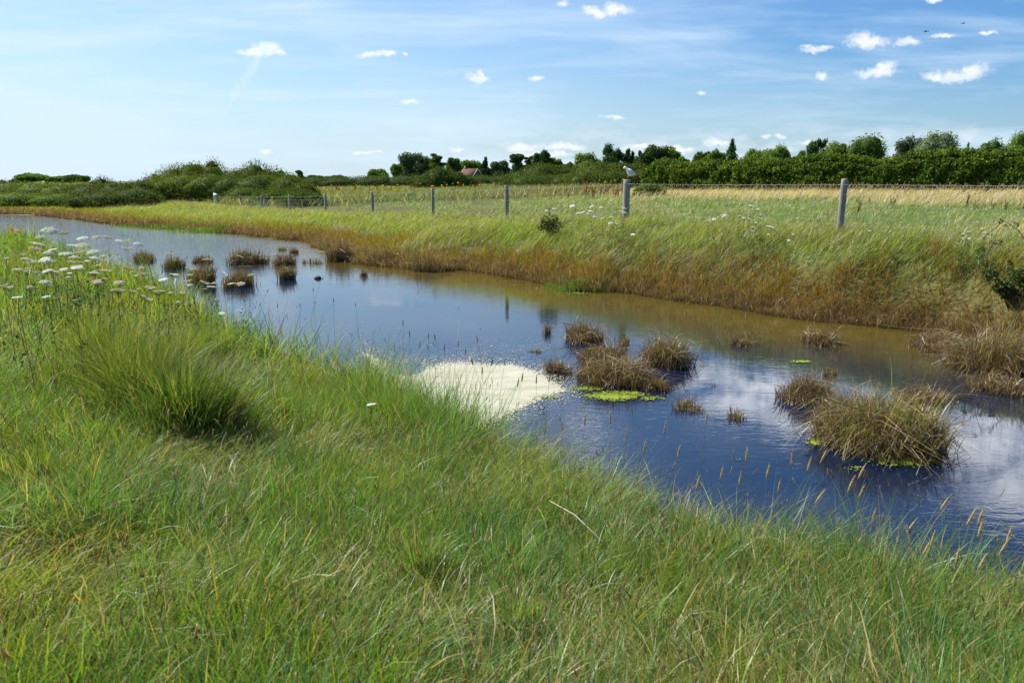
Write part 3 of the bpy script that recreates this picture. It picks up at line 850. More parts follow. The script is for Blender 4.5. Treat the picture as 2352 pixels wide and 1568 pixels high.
# --- field beyond the fence
def field_grass():
    out = []
    x, y = polar(60000, 12, 230, -44, 44, 1.25)
    dn, df, inside, near, beyond, dfe = masks(x, y)
    dh = poly_dist(x, y, HEDGE)
    k = beyond & (dfe > 0.02)
    x, y, dfe, dh = x[k], y[k], dfe[k], dh[k]
    r = np.hypot(x, y); u = x / y
    f1, f2, f3 = fbm(x * 0.5, y * 0.5, 41), fbm(x * 0.12 + 9, y * 0.2, 72), fbm(x * 1.2, y * 1.2, 73)
    blond = np.clip(ss(14, 6, dh + 6 * (f3 - 0.5)) * ss(.10, .16, u) * np.interp(u, [.15, .3, .45], [.55, .7, 1]) + ss(.60, .72, fbm(x * 0.2, y * 0.5, 74)) * ss(0.0, .2, u) * 0.6, 0, 1)
    weeds = ss(56, 64, y + 12 * (f3 - .5)) * ss(.15, .10, u)
    bare = ss(.47, .60, f1) * ss(0.03, -0.03, u) * ss(70, 56, y) * ss(1.0, 4, dfe)
    keep = G.random(len(x)) > bare * 0.8
    x, y, dfe, dh, r, u, f1, f2, f3, blond, weeds = [v[keep] for v in (x, y, dfe, dh, r, u, f1, f2, f3, blond, weeds)]
    n = len(x)
    isb = G.random(n) < blond; isw = (G.random(n) < weeds) & ~isb; ise = (G.random(n) < ss(2.2, 0.4, dfe) * ss(-.05, .1, u)) & ~isb & ~isw
    c = lerp(np.broadcast_to(np.array([0.15, 0.225, 0.040]), (n, 3)), np.array([0.27, 0.25, 0.09]), ss(.42, .70, fbm(x * .35 + 2, y * .8, 75)) * 0.75)
    c = lerp(c, np.array([0.10, 0.205, 0.045]), ss(.5, .66, f3) * 0.7)
    wc = lerp(np.broadcast_to(np.array([0.125, 0.16, 0.06]), (n, 3)), np.array([0.20, 0.23, 0.04]), ss(.5, .62, fbm(x * .3, y * .3, 80)))
    wc = lerp(wc, np.array([0.30, 0.24, 0.12]), ss(66, 56, y) * 0.6 * ss(-.12, .0, u))
    c = np.where(isb[:, None], np.array([0.46, 0.36, 0.19]), np.where(isw[:, None], wc, np.where(ise[:, None], np.array([0.155, 0.20, 0.035]), c)))
    c = jit(c, .15)
    m = 13
    i, bx, by, outw = spread(x, y, m, np.interp(r, [12, 20, 60, 200], [0.25, 0.35, 0.9, 2.2]))
    N = len(i); B, W, E = isb[i], isw[i], ise[i]
    rr = np.hypot(bx, by)
    hh = np.where(B, 0.46 + 0.16 * f3[i], np.where(W, 0.65 + 0.55 * f2[i], np.where(E, 0.30, 0.07 + 0.10 * f3[i] + 0.12 * (fbm(bx * .4, by * .9, 77) > .6)))) * G.uniform(.5, 1.25, N)
    ww = np.where(W, 0.017, 0.012) * G.uniform(.6, 1.4, N) * np.interp(rr, [12, 20, 40, 90, 200], [0.8, 1.0, 1.9, 3.6, 8])
    wind = np.stack([np.where(B, 0.5, np.where(W, 0.1, 0.35)), np.zeros(N)], 1)
    dr = outw * .3 + wind + G.normal(0, .22, (N, 2))
    col = jit(c[i], .3)
    dry = G.random(N) < np.where(B, .5, .12)
    col = np.where(dry[:, None], np.array([0.52, 0.42, 0.25]) * (0.7 + .5 * G.random(N))[:, None], col)
    z = H(bx, by) * (1 - ss(120, 500, rr)) + .8 * ss(120, 500, rr) - .01
    out.append(blade_mesh(bx, by, z, hh, ww, dr, np.abs(G.normal(.25, .25, N)), col, 2, basemix=0.3)[:4])
    s_ = np.where(B & (G.random(N) < .10))[0]; ns = len(s_)
    fat = np.interp(rr[s_], [12, 20, 40, 90], [1, 1.2, 2.2, 4])
    tc_ = jit(np.broadcast_to(np.array([0.55, 0.42, 0.25]), (ns, 3)), .25)
    v, q_, t_, cc, tip, d = blade_mesh(bx[s_], by[s_], z[s_], G.uniform(.5, .8, ns), 0.003 * fat, wind[s_] + G.normal(0, .15, (ns, 2)), np.full(ns, .2), tc_, 2)
    out += [(v, q_, t_, cc), spindles(tip, d, G.uniform(.07, .13, ns), .011 * fat, tc_)]
    # yellow ragwort and rusty dock flecks standing in the rough ground
    s_ = np.where(W & (G.random(N) < .006) & (fbm(bx * .12, by * .12, 90) > .52) & (by < 105))[0]; ns = len(s_)
    yc = jit(np.broadcast_to(np.array([0.55, 0.45, 0.02]), (ns, 3)), .2)
    v, q_, t_, cc, tip, d = blade_mesh(bx[s_], by[s_], z[s_], hh[s_] + .08, ww[s_] * .4, wind[s_], np.full(ns, .1), col[s_], 2)
    out += [(v, q_, t_, cc), spindles(tip, d, ww[s_] * 3, ww[s_] * 3.5, yc)]
    o = gather('field_grass', M_GRASS, out)
    props(o, 'grazed pasture with pale blond grass and rough weeds beyond the fence', 'grass', kind='stuff')


field_grass()


# ------------------------------------------------------------------ leafy things
def leaf_cloud(lobes, n, size, col, rng, spread_=0.24, col2=None, flat=0.0):
    L = np.asarray(lobes, float)
    wgt = (L[:, 3] * L[:, 4] + L[:, 3] * L[:, 5] + L[:, 4] * L[:, 5]); wgt /= wgt.sum()
    k = rng.choice(len(L), n, p=wgt)
    D = rng.normal(0, 1, (n, 3)); D /= np.linalg.norm(D, axis=1)[:, None]
    bumps = fbm(D[:, 0] * 2.4 + k * 3.1, D[:, 1] * 2.4 + D[:, 2] * 2.1 + k, 5, 3)
    rad = 0.80 + 0.42 * (bumps - 0.3) + rng.normal(0, spread_ * 0.4, n)
    Pp = L[k, :3] + D * L[k, 3:] * rad[:, None]
    inside = np.zeros(n, bool)
    for j, l in enumerate(L):
        q_ = ((Pp - l[:3]) / l[3:]); inside |= ((q_ ** 2).sum(1) < 0.45) & (k != j)
    Pp, D, k, bumps = Pp[~inside], D[~inside], k[~inside], bumps[~inside]; n = len(Pp)
    nr_ = D * 0.8 + rng.normal(0, 0.75, (n, 3)); nr_ /= np.linalg.norm(nr_, axis=1)[:, None]
    a = np.cross(nr_, rng.normal(0, 1, (n, 3))); a /= np.linalg.norm(a, axis=1)[:, None] + 1e-9
    b = np.cross(nr_, a)
    sz = (size * rng.uniform(0.5, 1.5, n))[:, None]
    V = np.stack([Pp - a * sz * .5, Pp + b * sz * .3 + nr_ * sz * .08, Pp + a * sz * .5, Pp - b * sz * .3 + nr_ * sz * .08], 1).reshape(-1, 3)
    Q = (np.arange(n) * 4)[:, None] + np.array([[0, 1, 2, 3]])
    lobe_c = rng.uniform(0.82, 1.18, len(L))[k]
    c = np.asarray(col)[None] * (lobe_c * rng.uniform(0.6, 1.45, n))[:, None]
    if col2 is not None:
        c = np.where((rng.random(n) < 0.22 + 0.5 * (bumps > .58))[:, None], np.asarray(col2)[None] * rng.uniform(.6, 1.3, n)[:, None], c)
    return V, Q, np.repeat(c, 4, 0)


def leafy(name, lobes, n, size, col, rng, parent=None, col2=None, core=0.74, spread_=0.24):
    mb = MB()
    V, Q, Cc = leaf_cloud(lobes, n, size, col, rng, spread_, col2)
    mb.add(V, Q, None, Cc)
    if core:
        for j, l in enumerate(lobes):
            mb.ell(l[:3], np.asarray(l[3:]) * core, col, 10, 7, noise=0.25, seed=j)
    return mb.obj(name, M_LEAF, parent)


DARK = (0.055, 0.095, 0.024); MID = (0.09, 0.15, 0.028); LIGHT = (0.115, 0.165, 0.042); SILV = (0.12, 0.165, 0.095)
PURP = (0.035, 0.022, 0.022); BRIGHT = (0.085, 0.16, 0.025); PINE = (0.035, 0.072, 0.026)


def tree(px, wpx, top, d, kind, col, label, base=None, seed=None, group='trees beyond the fields'):
    rng = np.random.default_rng(seed or int(px * 7 + d))
    u_, v_ = uv_of(px, top)
    Xc, Yc = u_ * d, d
    g = 0.9 if base is None else base
    zt = CAM_Z + v_ * d; hgt = zt - g; wid = wpx / FD * d * 1.06
    root = empty({'pine': 'pine_tree', 'conifer': 'conifer_tree', 'cone': 'conifer_tree'}.get(kind, 'broadleaf_tree'), (Xc, Yc, g))
    props(root, label, 'tree', group)
    L = []
    rx = wid * .62
    if kind == 'round':
        for i in range(11):
            a, z = rng.random() * 6.283, rng.uniform(0.28, 0.84)
            e = math.sqrt(max(0.05, 1 - ((z - 0.5) / 0.55) ** 2)) * 0.62
            r_ = rx * rng.uniform(0.34, 0.52)
            L.append((math.cos(a) * rx * e, math.sin(a) * rx * e, hgt * z, r_, r_, min(r_, hgt * 0.24) * rng.uniform(.8, 1.1)))
        L.append((0, 0, hgt * .55, rx * .72, rx * .72, hgt * .36)); L.append((rx * rng.uniform(-.3, .3), 0, hgt * .83, rx * .42, rx * .42, hgt * .19))
    elif kind == 'cone':
        for i in range(9):
            z = 0.15 + 0.80 * i / 8; r_ = rx * (1.08 - z) * rng.uniform(.8, 1.1)
            L.append((rng.normal(0, .06) * rx, rng.normal(0, .06) * rx, hgt * z, max(r_, rx * .10), max(r_, rx * .10), hgt * .10))
    elif kind == 'conifer':
        for i in range(16):
            z = rng.uniform(0.2, 0.9); e = (1.05 - z) ** 0.6 * 0.75; a = rng.random() * 6.283
            r_ = rx * rng.uniform(.22, .38)
            L.append((math.cos(a) * rx * e, math.sin(a) * rx * e, hgt * z, r_, r_, r_ * rng.uniform(.7, 1.5)))
        for i in range(4):
            L.append((rx * rng.uniform(-.45, .45), rx * rng.uniform(-.3, .3), hgt * rng.uniform(.84, .93), rx * .14, rx * .14, hgt * .09))
        L.append((0, 0, hgt * .45, rx * .72, rx * .72, hgt * .40))
    elif kind == 'pine':
        for i in range(15):
            z = rng.uniform(0.35, 0.95); a = rng.random() * 6.283; e = rng.uniform(.1, .85) * (1.15 - z) ** .4
            r_ = rx * rng.uniform(.2, .4)
            L.append((math.cos(a) * rx * e, math.sin(a) * rx * e, hgt * z, r_, r_, r_ * .45))
        L.append((0, 0, hgt * .5, rx * .45, rx * .45, hgt * .3))
    n = int(min(6500, 900 + 26 * (wpx * (416 - top + 20)) ** 0.78))
    c2 = tuple(np.asarray(col) * (1.7, 1.65, 1.3))
    cr = leafy('crown', L, n, max(0.16, d * 0.0021), col, rng, root, c2, 0.7, 0.28)
    mb = MB()
    tr = max(0.1, hgt * 0.028)
    mb.tube([(0, 0, -0.3), (0.03 * hgt * rng.normal(), 0, hgt * .35), (0.02 * hgt, 0, hgt * .75)], [tr, tr * .75, tr * .3], 7, (0.09, 0.07, 0.05))
    for i in range(5):
        l = L[i]; mb.tube([(0, 0, hgt * rng.uniform(.2, .5)), (l[0] * .5, l[1] * .5, l[2] * .8 + hgt * .05), (l[0], l[1], l[2])], [tr * .5, tr * .35, tr * .12], 5, (0.09, 0.07, 0.05))
    mb.obj('trunk', M_BARK, root)
    return root


TREES = [
    (40, 26, 411, 560, 'round', DARK, 'smallest dark tree at the far end of the horizon, last of the distant four'),
    (78, 56, 400, 520, 'round', MID, 'widest tree of the distant group on the horizon, mid green with a high crown'),
    (133, 44, 405, 520, 'round', MID, 'low flat-topped distant tree in the gap between two rounder ones'),
    (177, 44, 402, 500, 'round', DARK, 'dark rounded distant tree nearest the bramble thicket in its group'),
    (352, 20, 400, 210, 'pine', PINE, 'thin dark spiky conifer tip behind the start of the bramble thicket'),
    (641, 25, 391, 300, 'conifer', PINE, 'small dark blunt conifer just past the end of the bramble thicket'),
    (665, 26, 403, 360, 'round', DARK, 'low dark tree filling the space next to the blunt conifer'),
    (690, 24, 393, 360, 'pine', PINE, 'small wind-swept pine with an open top on the skyline'),
    (722, 40, 403, 480, 'round', DARK, 'low bluish tree on the skyline beside the wind-swept pine'),
    (768, 44, 403, 520, 'round', DARK, 'lowest bluish skyline tree, isolated over the rough weeds'),
    (873, 42, 389, 300, 'round', MID, 'lone rounded green tree apart from the main wood'),
    (915, 30, 378, 320, 'round', MID, 'short mid green tree leaning on the side of the tall pale poplar-like tree'),
    (953, 62, 352, 320, 'round', (0.062, 0.098, 0.045), 'tall pale grey-green tree at the near end of the main wood'),
    (1002, 50, 352, 315, 'pine', DARK, 'tall dark pine with a flat layered crown beside the pale tree'),
    (1042, 36, 363, 310, 'conifer', DARK, 'dark upright tree between the layered pine and the house'),
    (1078, 46, 370, 335, 'round', MID, 'yellow-green tree directly behind the brown-roofed house'),
    (1113, 32, 363, 310, 'cone', PINE, 'narrow dark conifer just past the house gable'),
    (1150, 36, 369, 320, 'round', (0.07, 0.10, 0.055), 'pale willowy tree beyond the narrow conifer'),
    (1190, 46, 355, 300, 'pine', PINE, 'ragged dark pine with gaps in its crown'),
    (1216, 30, 358, 310, 'pine', PINE, 'second ragged pine leaning on its neighbour'),
    (1246, 52, 349, 300, 'conifer', PINE, 'broad dense dark conifer with a rounded top'),
    (1275, 26, 364, 300, 'round', MID, 'small fresh green tree tucked behind the broad conifer'),
    (1304, 28, 374, 290, 'round', PURP, 'low purple-leaved tree in the dip of the wood'),
    (1349, 50, 352, 250, 'round', LIGHT, 'light green tree with a loose twiggy top, beside the tall dark conifers'),
    (1408, 62, 335, 230, 'conifer', PINE, 'tallest dense dark conifer behind the perched gull'),
    (1445, 30, 341, 230, 'conifer', PINE, 'slim dark conifer joined to the tallest conifer'),
    (1476, 44, 346, 225, 'conifer', PINE, 'middle dark conifer with a jagged top'),
    (1506, 52, 333, 225, 'round', (0.04, 0.068, 0.022), 'big dark green tree with a domed crown'),
    (1537, 46, 338, 235, 'round', MID, 'smooth domed green tree overlapping the dark domed one'),
    (1569, 28, 361, 200, 'round', BRIGHT, 'small bright green tree in front of the wood'),
    (1606, 40, 350, 210, 'round', DARK, 'dark rounded tree with a reddish neighbour'),
    (1622, 34, 349, 215, 'round', PURP, 'dark purple copper-leaved tree'),
    (1645, 36, 345, 205, 'round', MID, 'mid green tree between the copper tree and the pointed one'),
    (1682, 52, 323, 200, 'cone', (0.045, 0.085, 0.03), 'tall pointed green tree standing highest over the hedge'),
    (1722, 50, 343, 190, 'round', MID, 'lower rounded tree below the pointed one'),
    (1750, 40, 347, 185, 'round', MID, 'mid green tree with an even rounded outline above the hedge'),
    (1788, 58, 334, 180, 'round', MID, 'wide green tree with thin twigs at its edge'),
    (1790, 66, 363, 120, 'round', LIGHT, 'pale yellowish bushy tree close behind the hedge'),
    (1838, 30, 347, 175, 'round', LIGHT, 'small pale tree in the dip before the leaning dark one'),
    (1885, 72, 320, 150, 'conifer', (0.04, 0.08, 0.024), 'dark tree leaning into the wind with a ragged rising crown'),
    (1915, 56, 325, 145, 'round', LIGHT, 'grey-green tree between two darker ones'),
    (1974, 96, 315, 145, 'round', (0.07, 0.115, 0.026), 'large broad dark dome-shaped tree alone over the hedge'),
    (2035, 34, 362, 120, 'round', LIGHT, 'small low shrubby tree peeping over the hedge top'),
    (2084, 48, 314, 125, 'round', (0.095, 0.13, 0.07), 'smaller silvery willow on the side of the large one'),
    (2112, 40, 318, 128, 'round', DARK, 'dark tree between the two silvery willows'),
    (2142, 84, 302, 122, 'round', SILV, 'large silvery willow with wind-blown foliage'),
    (2222, 20, 334, 80, 'cone', BRIGHT, 'slender fresh green sapling rising from the hedge'),
    (2262, 30, 336, 80, 'cone', MID, 'pointed young tree beside the group at the hedge end'),
    (2296, 60, 318, 78, 'round', (0.07, 0.12, 0.03), 'bright green tree with upright shoots at the hedge end'),
    (2352, 86, 301, 80, 'round', MID, 'tall leafy green tree cut by the picture edge'),
    (2440, 110, 296, 82, 'round', MID, 'leafy green tree past the end of the view'),
]
for a in TREES:
    tree(*a)


def bush(name, blobs, d, col, n, size, label, cat, col2=None, group=None, twigs=0, depth=1.0, seed=3):
    """blobs: px, top py, half width px, base z offset; lobes sit on the ground"""
    rng = np.random.default_rng(seed + len(label))
    px0 = blobs[0][0]
    X0, Y0 = uv_of(px0, 416)[0] * d, d
    g0 = float(H(np.array([X0]), np.array([Y0]))[0])
    root = empty(name, (X0, Y0, g0)); props(root, label, cat, group)
    L = []
    for b in blobs:
        px, top, hw = b[:3]; dd = d + (b[3] if len(b) > 3 else 0)
        u_, v_ = uv_of(px, top)
        zt = CAM_Z + v_ * dd; g = float(H(np.array([u_ * dd]), np.array([dd]))[0])
        hh = zt - g; rx = hw / FD * dd
        L.append((u_ * dd - X0, dd - Y0, g - g0 + hh * 0.42, rx * 1.08, max(rx * depth, .3), hh * 0.70))
    leafy('foliage', L, n, size, col, rng, root, col2, 0.8, 0.2)
    mb = MB()
    for i in range(max(twigs, 4)):
        l = L[rng.integers(len(L))]; a = rng.random() * 6.283
        p0 = np.array([0, 0, -.2]); p1 = np.array([l[0] + math.cos(a) * l[3] * .7, l[1] + math.sin(a) * l[4] * .5, l[2] + l[5] * .75])
        p2 = p1 + np.array([rng.normal(0, .3), rng.normal(0, .2), rng.uniform(.15, .55)]) * (1 if twigs else .3) * min(1.5, l[5])
        mb.tube([p0, p1, p2], [0.03, 0.015, 0.006], 4, (0.10, 0.06, 0.04))
    mb.obj('stem', M_BARK, root)
    return root


BR = (0.092, 0.135, 0.018); BR2 = (0.11, 0.12, 0.028)
DUST = (0.115, 0.165, 0.028)
bush('bramble_thicket', [(20, 421, 70), (90, 420, 70, -1), (150, 421, 66, -2), (60, 440, 90, -3), (150, 445, 80, -4)], 71, DUST, 26000, 0.12,
     'low dusty green bramble thicket along the far bank where the creek leaves the view', 'brambles', (0.12, 0.13, 0.04), 'bramble thickets')
bush('bramble_thicket', [(215, 424, 60), (270, 420, 55, -1), (320, 417, 40, 1), (250, 440, 70, -4), (310, 436, 56, -4), (200, 445, 50, -4)], 67, (0.068, 0.095, 0.026), 24000, 0.12,
     'sloping green bramble thicket between the dusty one and the tall mound', 'brambles', (0.12, 0.14, 0.03), 'bramble thickets')
bush('shrub', [(235, 411, 28), (225, 416, 22)], 74, (0.04, 0.075, 0.02), 3500, 0.12, 'small dark rounded shrub rising out of the low brambles', 'shrub')
bush('bramble_thicket', [(400, 388, 50), (440, 376, 46), (485, 380, 44), (365, 400, 36), (420, 405, 76, -3), (480, 402, 66, -4), (380, 415, 54, -4), (455, 388, 30, 1), (520, 402, 40), (350, 412, 40, -2)], 77, BR, 40000, 0.12,
     'tall bramble mound with twiggy reddish top, left of the wire fence end', 'brambles', BR2, 'bramble thickets', twigs=26)
bush('bramble_thicket', [(585, 379, 46), (550, 390, 44), (620, 391, 44), (535, 405, 56, -3), (600, 404, 70, -3), (660, 402, 50, -4), (570, 430, 60, -5), (530, 400, 36, 1)], 75, (0.072, 0.112, 0.02), 32000, 0.12,
     'bramble mound with a rounded hump, behind the wire fence posts', 'brambles', BR2, 'bramble thickets', twigs=10)
bush('bramble_thicket', [(665, 412, 46), (700, 422, 36, -3), (690, 440, 46, -5), (640, 436, 60, -3), (722, 448, 24, -6), (732, 462, 16, -7)], 65, (0.062, 0.10, 0.018), 24000, 0.11,
     'dark sloping end of the bramble thicket, coming down behind the fence', 'brambles', BR2, 'bramble thickets', twigs=6)
bush('shrub', [(487, 368, 17), (480, 372, 14), (496, 374, 10)], 78, (0.085, 0.045, 0.03), 2200, 0.10, 'small reddish-leaved shrub sticking up from the bramble mound', 'shrub', (0.06, 0.08, 0.03))
bush('bramble_mound', [(1010, 388, 36), (1045, 396, 34), (985, 402, 36), (1070, 405, 30)], 100, (0.050, 0.09, 0.02), 14000, 0.16, 'isolated rounded green bramble mound in front of the house', 'brambles', BR2, 'brambles in the field')
bush('bramble_mound', [(1245, 380, 52), (1205, 396, 50), (1290, 385, 46), (1330, 388, 46), (1235, 405, 70, -4), (1310, 402, 60, -5), (1180, 405, 36)], 92, (0.055, 0.09, 0.018), 30000, 0.15,
     'long sloping bramble mound in the field, behind the rusty docks', 'brambles', (0.12, 0.14, 0.026), 'brambles in the field')
bush('bramble_mound', [(1375, 379, 50), (1420, 376, 46), (1460, 380, 40), (1405, 392, 70, -4), (1470, 396, 40, -4), (1350, 395, 50, -4), (1495, 400, 24, -4)], 80, (0.06, 0.092, 0.018), 30000, 0.14,
     'flat-topped bramble mound right behind the perched gull', 'brambles', (0.13, 0.145, 0.026), 'brambles in the field')
bush('shrub', [(1490, 425, 26), (1510, 432, 20), (1470, 432, 16)], 50, (0.09, 0.13, 0.035), 5000, 0.09, 'loose pale green shrub at the end of the long hedge', 'shrub', (0.15, 0.17, 0.05))
bush('low_hedge', [(780, 408, 60), (860, 405, 60), (935, 404, 56), (1100, 404, 60), (1160, 405, 60), (720, 409, 50), (1020, 405, 60)], 135, (0.055, 0.08, 0.022), 26000, 0.2,
     'low scrubby hedge across the back of the rough field', 'hedge', (0.10, 0.12, 0.03))

# the long clipped hedge on the right
def long_hedge():
    rng = np.random.default_rng(12)
    root = empty('field_hedge', (22, 47, 1.6)); props(root, 'long dense dark green field hedge running behind the blond grass', 'hedge')
    P_ = HEDGE[1:]; P_ = np.vstack([(46, 35.0), P_])
    seg = np.hypot(*np.diff(P_, axis=0).T); L_ = np.concatenate([[0], np.cumsum(seg)])
    Ltot = L_[-1]; tx_ = lambda s_: (np.interp(s_, L_, P_[:, 0]), np.interp(s_, L_, P_[:, 1]))

    def surf(s_, v, push):
        # v 0..0.45 front from the foot up, 0.45..0.75 across the top, 0.75..1 down the back
        X, Y = tx_(s_); X2, Y2 = tx_(s_ + .3); X1, Y1 = tx_(s_ - .3)
        ex, ey = X2 - X1, Y2 - Y1; l_ = np.hypot(ex, ey) + 1e-6; nx, ny = ey / l_, -ex / l_
        sg = np.where(ny * -1 > 0, 1, -1); nx, ny = nx * sg, ny * sg        # towards the creek
        g = H(X, Y)
        top = np.interp(X / Y * FD + 1176, [1480, 1510, 1640, 1780, 2000, 2352], [392, 378, 371, 366, 358, 349])
        hh = CAM_Z + (416 - top) / FD * Y - g - .18 + 1.0 * (fbm(s_ * .35, s_ * 0, 5) - .5) + .5 * (fbm(s_ * 1.8, s_ * 0 + 2, 6) - .5)
        fr, tp_ = v < .45, (v >= .45) & (v < .75)
        zz = np.where(fr, v / .45, np.where(tp_, 1.0, (1 - v) / .25)) * hh
        across = np.where(fr, 1.0, np.where(tp_, 1 - 2 * (v - .45) / .3, -1.0))
        round_ = np.clip((zz / hh - .75) / .25, 0, 1) ** 2
        zz = zz - .12 * np.abs(across) ** 3 * hh * (zz > hh * .9)
        d_ = .9 - .25 * round_ + .75 * (fbm(s_ * .8, zz * 1.1, 11) - .5) + .45 * (fbm(s_ * 2.6, zz * 2.6, 12) - .5) + push
        up_ = np.where(tp_, push + .25 * (fbm(s_ * 2.2, across * 2, 13) - .3), 0)
        return np.stack([X + nx * across * d_ - 22, Y + ny * across * d_ - 47, g - 1.6 + zz + up_], -1), np.stack([nx * across, ny * across, np.where(tp_, 1.0, .25)], -1)
    n = 150000
    sx = rng.random(n) * Ltot; vx = rng.random(n) ** .9 * .85
    Pp, Dn = surf(sx, vx, rng.normal(0.03, .085, n) + np.where(rng.random(n) < .04, .18 * rng.random(n), 0))
    nr_ = Dn * .8 + rng.normal(0, .7, (n, 3)); nr_ /= np.linalg.norm(nr_, axis=1)[:, None]
    a = np.cross(nr_, rng.normal(0, 1, (n, 3))); a /= np.linalg.norm(a, axis=1)[:, None]; b = np.cross(nr_, a)
    sz = (.125 * rng.uniform(.5, 1.5, n))[:, None]
    V = np.stack([Pp - a * sz * .5, Pp + b * sz * .32, Pp + a * sz * .5, Pp - b * sz * .32], 1).reshape(-1, 3)
    cl = fbm(sx * 1.3, vx * 14, 21)
    cc = lerp(np.broadcast_to(np.array([.070, .120, .015]), (n, 3)), np.array([.18, .22, .022]), (rng.random(n) < .15 + 1.1 * (cl - .42)).astype(float)) * rng.uniform(.6, 1.35, n)[:, None]
    mb = MB(); mb.add(V, (np.arange(n) * 4)[:, None] + np.array([[0, 1, 2, 3]]), None, np.repeat(cc, 4, 0))
    cs, cv = np.meshgrid(np.linspace(0, Ltot, 260), np.linspace(0, 1, 22), indexing='ij')
    Pc, _ = surf(cs, cv, -.16)
    ci = np.arange(cs.size).reshape(cs.shape)
    mb.add(Pc.reshape(-1, 3), np.stack([ci[:-1, :-1], ci[:-1, 1:], ci[1:, 1:], ci[1:, :-1]], -1).reshape(-1, 4), None, (.05, .08, .014))
    mb.obj('foliage', M_LEAF, root)
    for s_ in np.arange(0.3, L_[-1], 1.6):
        mb = MB()
        X, Y = np.interp(s_, L_, P_[:, 0]), np.interp(s_, L_, P_[:, 1]); g = h1(X, Y)
        mb.tube([(X - 22, Y - 47, g - 1.8), (X - 22 + .1, Y - 47, g - .6), (X - 22, Y - 47 + .2, g + .3)], [.05, .04, .02], 5, (.09, .07, .05))
        mb.obj('stem', M_BARK, root)


long_hedge()

# ------------------------------------------------------------------ fence
def fence():
    root = empty('stock_fence', (POSTS[0][0], POSTS[0][1], h1(*POSTS[0])))
    props(root, 'stock fence of weathered round posts with wire netting along the top of the far bank', 'fence')
    rg = np.random.default_rng(5)
    tops = [411, 413, 426, 432, 440, 444, 446.5, 447.5, 448, 447]
    pts = [(9.9, 9.5, 2.42)] + [(x, y, CAM_Z + (416 - t) / FD * y) for (x, y), t in zip(POSTS, tops)]
    ox, oy, oz = root.location
    lean = [0, -0.02, 0.0, 0.01, -.01, .01, 0, .01, -.01, 0, 0]
    for k_, (x, y, zt) in enumerate(pts):
        g = h1(x, y); r_ = [.064, .064, .088, .066, .068, .068, .07, .07, .07, .07, .07][k_]
        mb = MB(); n = 14
        zs = np.array([-0.35, 0.0, .3, .6, .9, 1.0]) * (zt - g); zs = np.append(zs[:-1], [zt - g - 0.012, zt - g])
        rads = [r_] * (len(zs) - 1) + [r_ * 0.86]
        rr = 1 + 0.06 * rg.normal(size=n)
        rings = []
        for z_, q_ in zip(zs, rads):
            th = np.arange(n) / n * 2 * np.pi
            jit_ = 1 + 0.015 * rg.normal(size=n)
            rings.append(np.stack([q_ * rr * jit_ * np.cos(th) - lean[k_] * (z_ - zs[-1]) * 1, q_ * rr * jit_ * np.sin(th), np.full(n, z_)], 1))
        V = np.concatenate(rings + [[[0, 0, zs[-1] + .004]]])
        Q = [(i * n + j, i * n + (j + 1) % n, (i + 1) * n + (j + 1) % n, (i + 1) * n + j) for i in range(len(zs) - 1) for j in range(n)]
        T = [((len(zs)) * n, (len(zs) - 1) * n + j, (len(zs) - 1) * n + (j + 1) % n) for j in range(n)]
        mb.add(V, Q, T, (0.25, 0.235, 0.21))
        po = mb.obj('post', M_WOOD, root); po.location = (x - ox, y - oy, g - oz)
        if k_ < 4:
            st = MB()
            for zz in (zt - g - .12, zt - g - .30, .62):
                st = MB(); st.tube([(-r_ * .7, -r_ * .75, zz - .012), (-r_ * .75, -r_ * .82, zz), (-r_ * .7, -r_ * .75, zz + .012)], .003, 4, (.4, .4, .42)); st.obj('staple', M_WIRE, po)
            pass
    Wc = (0.22, 0.24, 0.25)
    def strand(off_top, rad, sag, barbs=False):
        mb = MB()
        for (a, b) in zip(pts[:-1], pts[1:]):
            L_ = math.dist(a, b); ns = 8
            P_ = []
            for i in range(ns + 1):
                t = i / ns
                P_.append((a[0] + (b[0] - a[0]) * t - ox, a[1] + (b[1] - a[1]) * t - oy - .095, a[2] + (b[2] - a[2]) * t - off_top - sag * 4 * t * (1 - t) - oz))
            mb.tube(P_, rad * (1 + 0.02 * a[1]), 4, Wc, False)
            if barbs:
                for q_ in np.arange(.15, L_, .28):
                    t = q_ / L_; i = min(ns - 1, int(t * ns)); c_ = np.array(P_[i]) + (np.array(P_[i + 1]) - np.array(P_[i])) * (t * ns - i)
                    mb.tube([c_ - (.014, .0, .014), c_ + (.014, .0, .014)], .0022, 3, Wc); mb.tube([c_ - (-.014, .0, .014), c_ + (-.014, .0, .014)], .0022, 3, Wc)
        return mb
    strand(.11, .0024, .012, True).obj('top_wire', M_WIRE, root)
    net = MB()
    for off in (.30, .50, .70, .86, 1.0):
        m_ = strand(off, .0012, .01)
        net.add(np.concatenate(m_.V), np.concatenate(m_.Q), None, Wc)
    for (a, b) in zip(pts[:-1], pts[1:]):
        L_ = math.dist(a, b)
        for q_ in np.arange(.08, L_, .155):
            t = q_ / L_; x, y, z = [a[i] + (b[i] - a[i]) * t for i in range(3)]
            net.tube([(x - ox, y - oy - .095, z - .30 - oz), (x - ox + rg.normal(0, .012), y - oy - .095, z - .7 - oz), (x - ox, y - oy - .095, z - 1.05 - oz)], 0.0014 * (1 + .02 * y), 3, Wc, False)
    net.obj('wire_netting', M_WIRE, root)
    return pts


FPTS = fence()

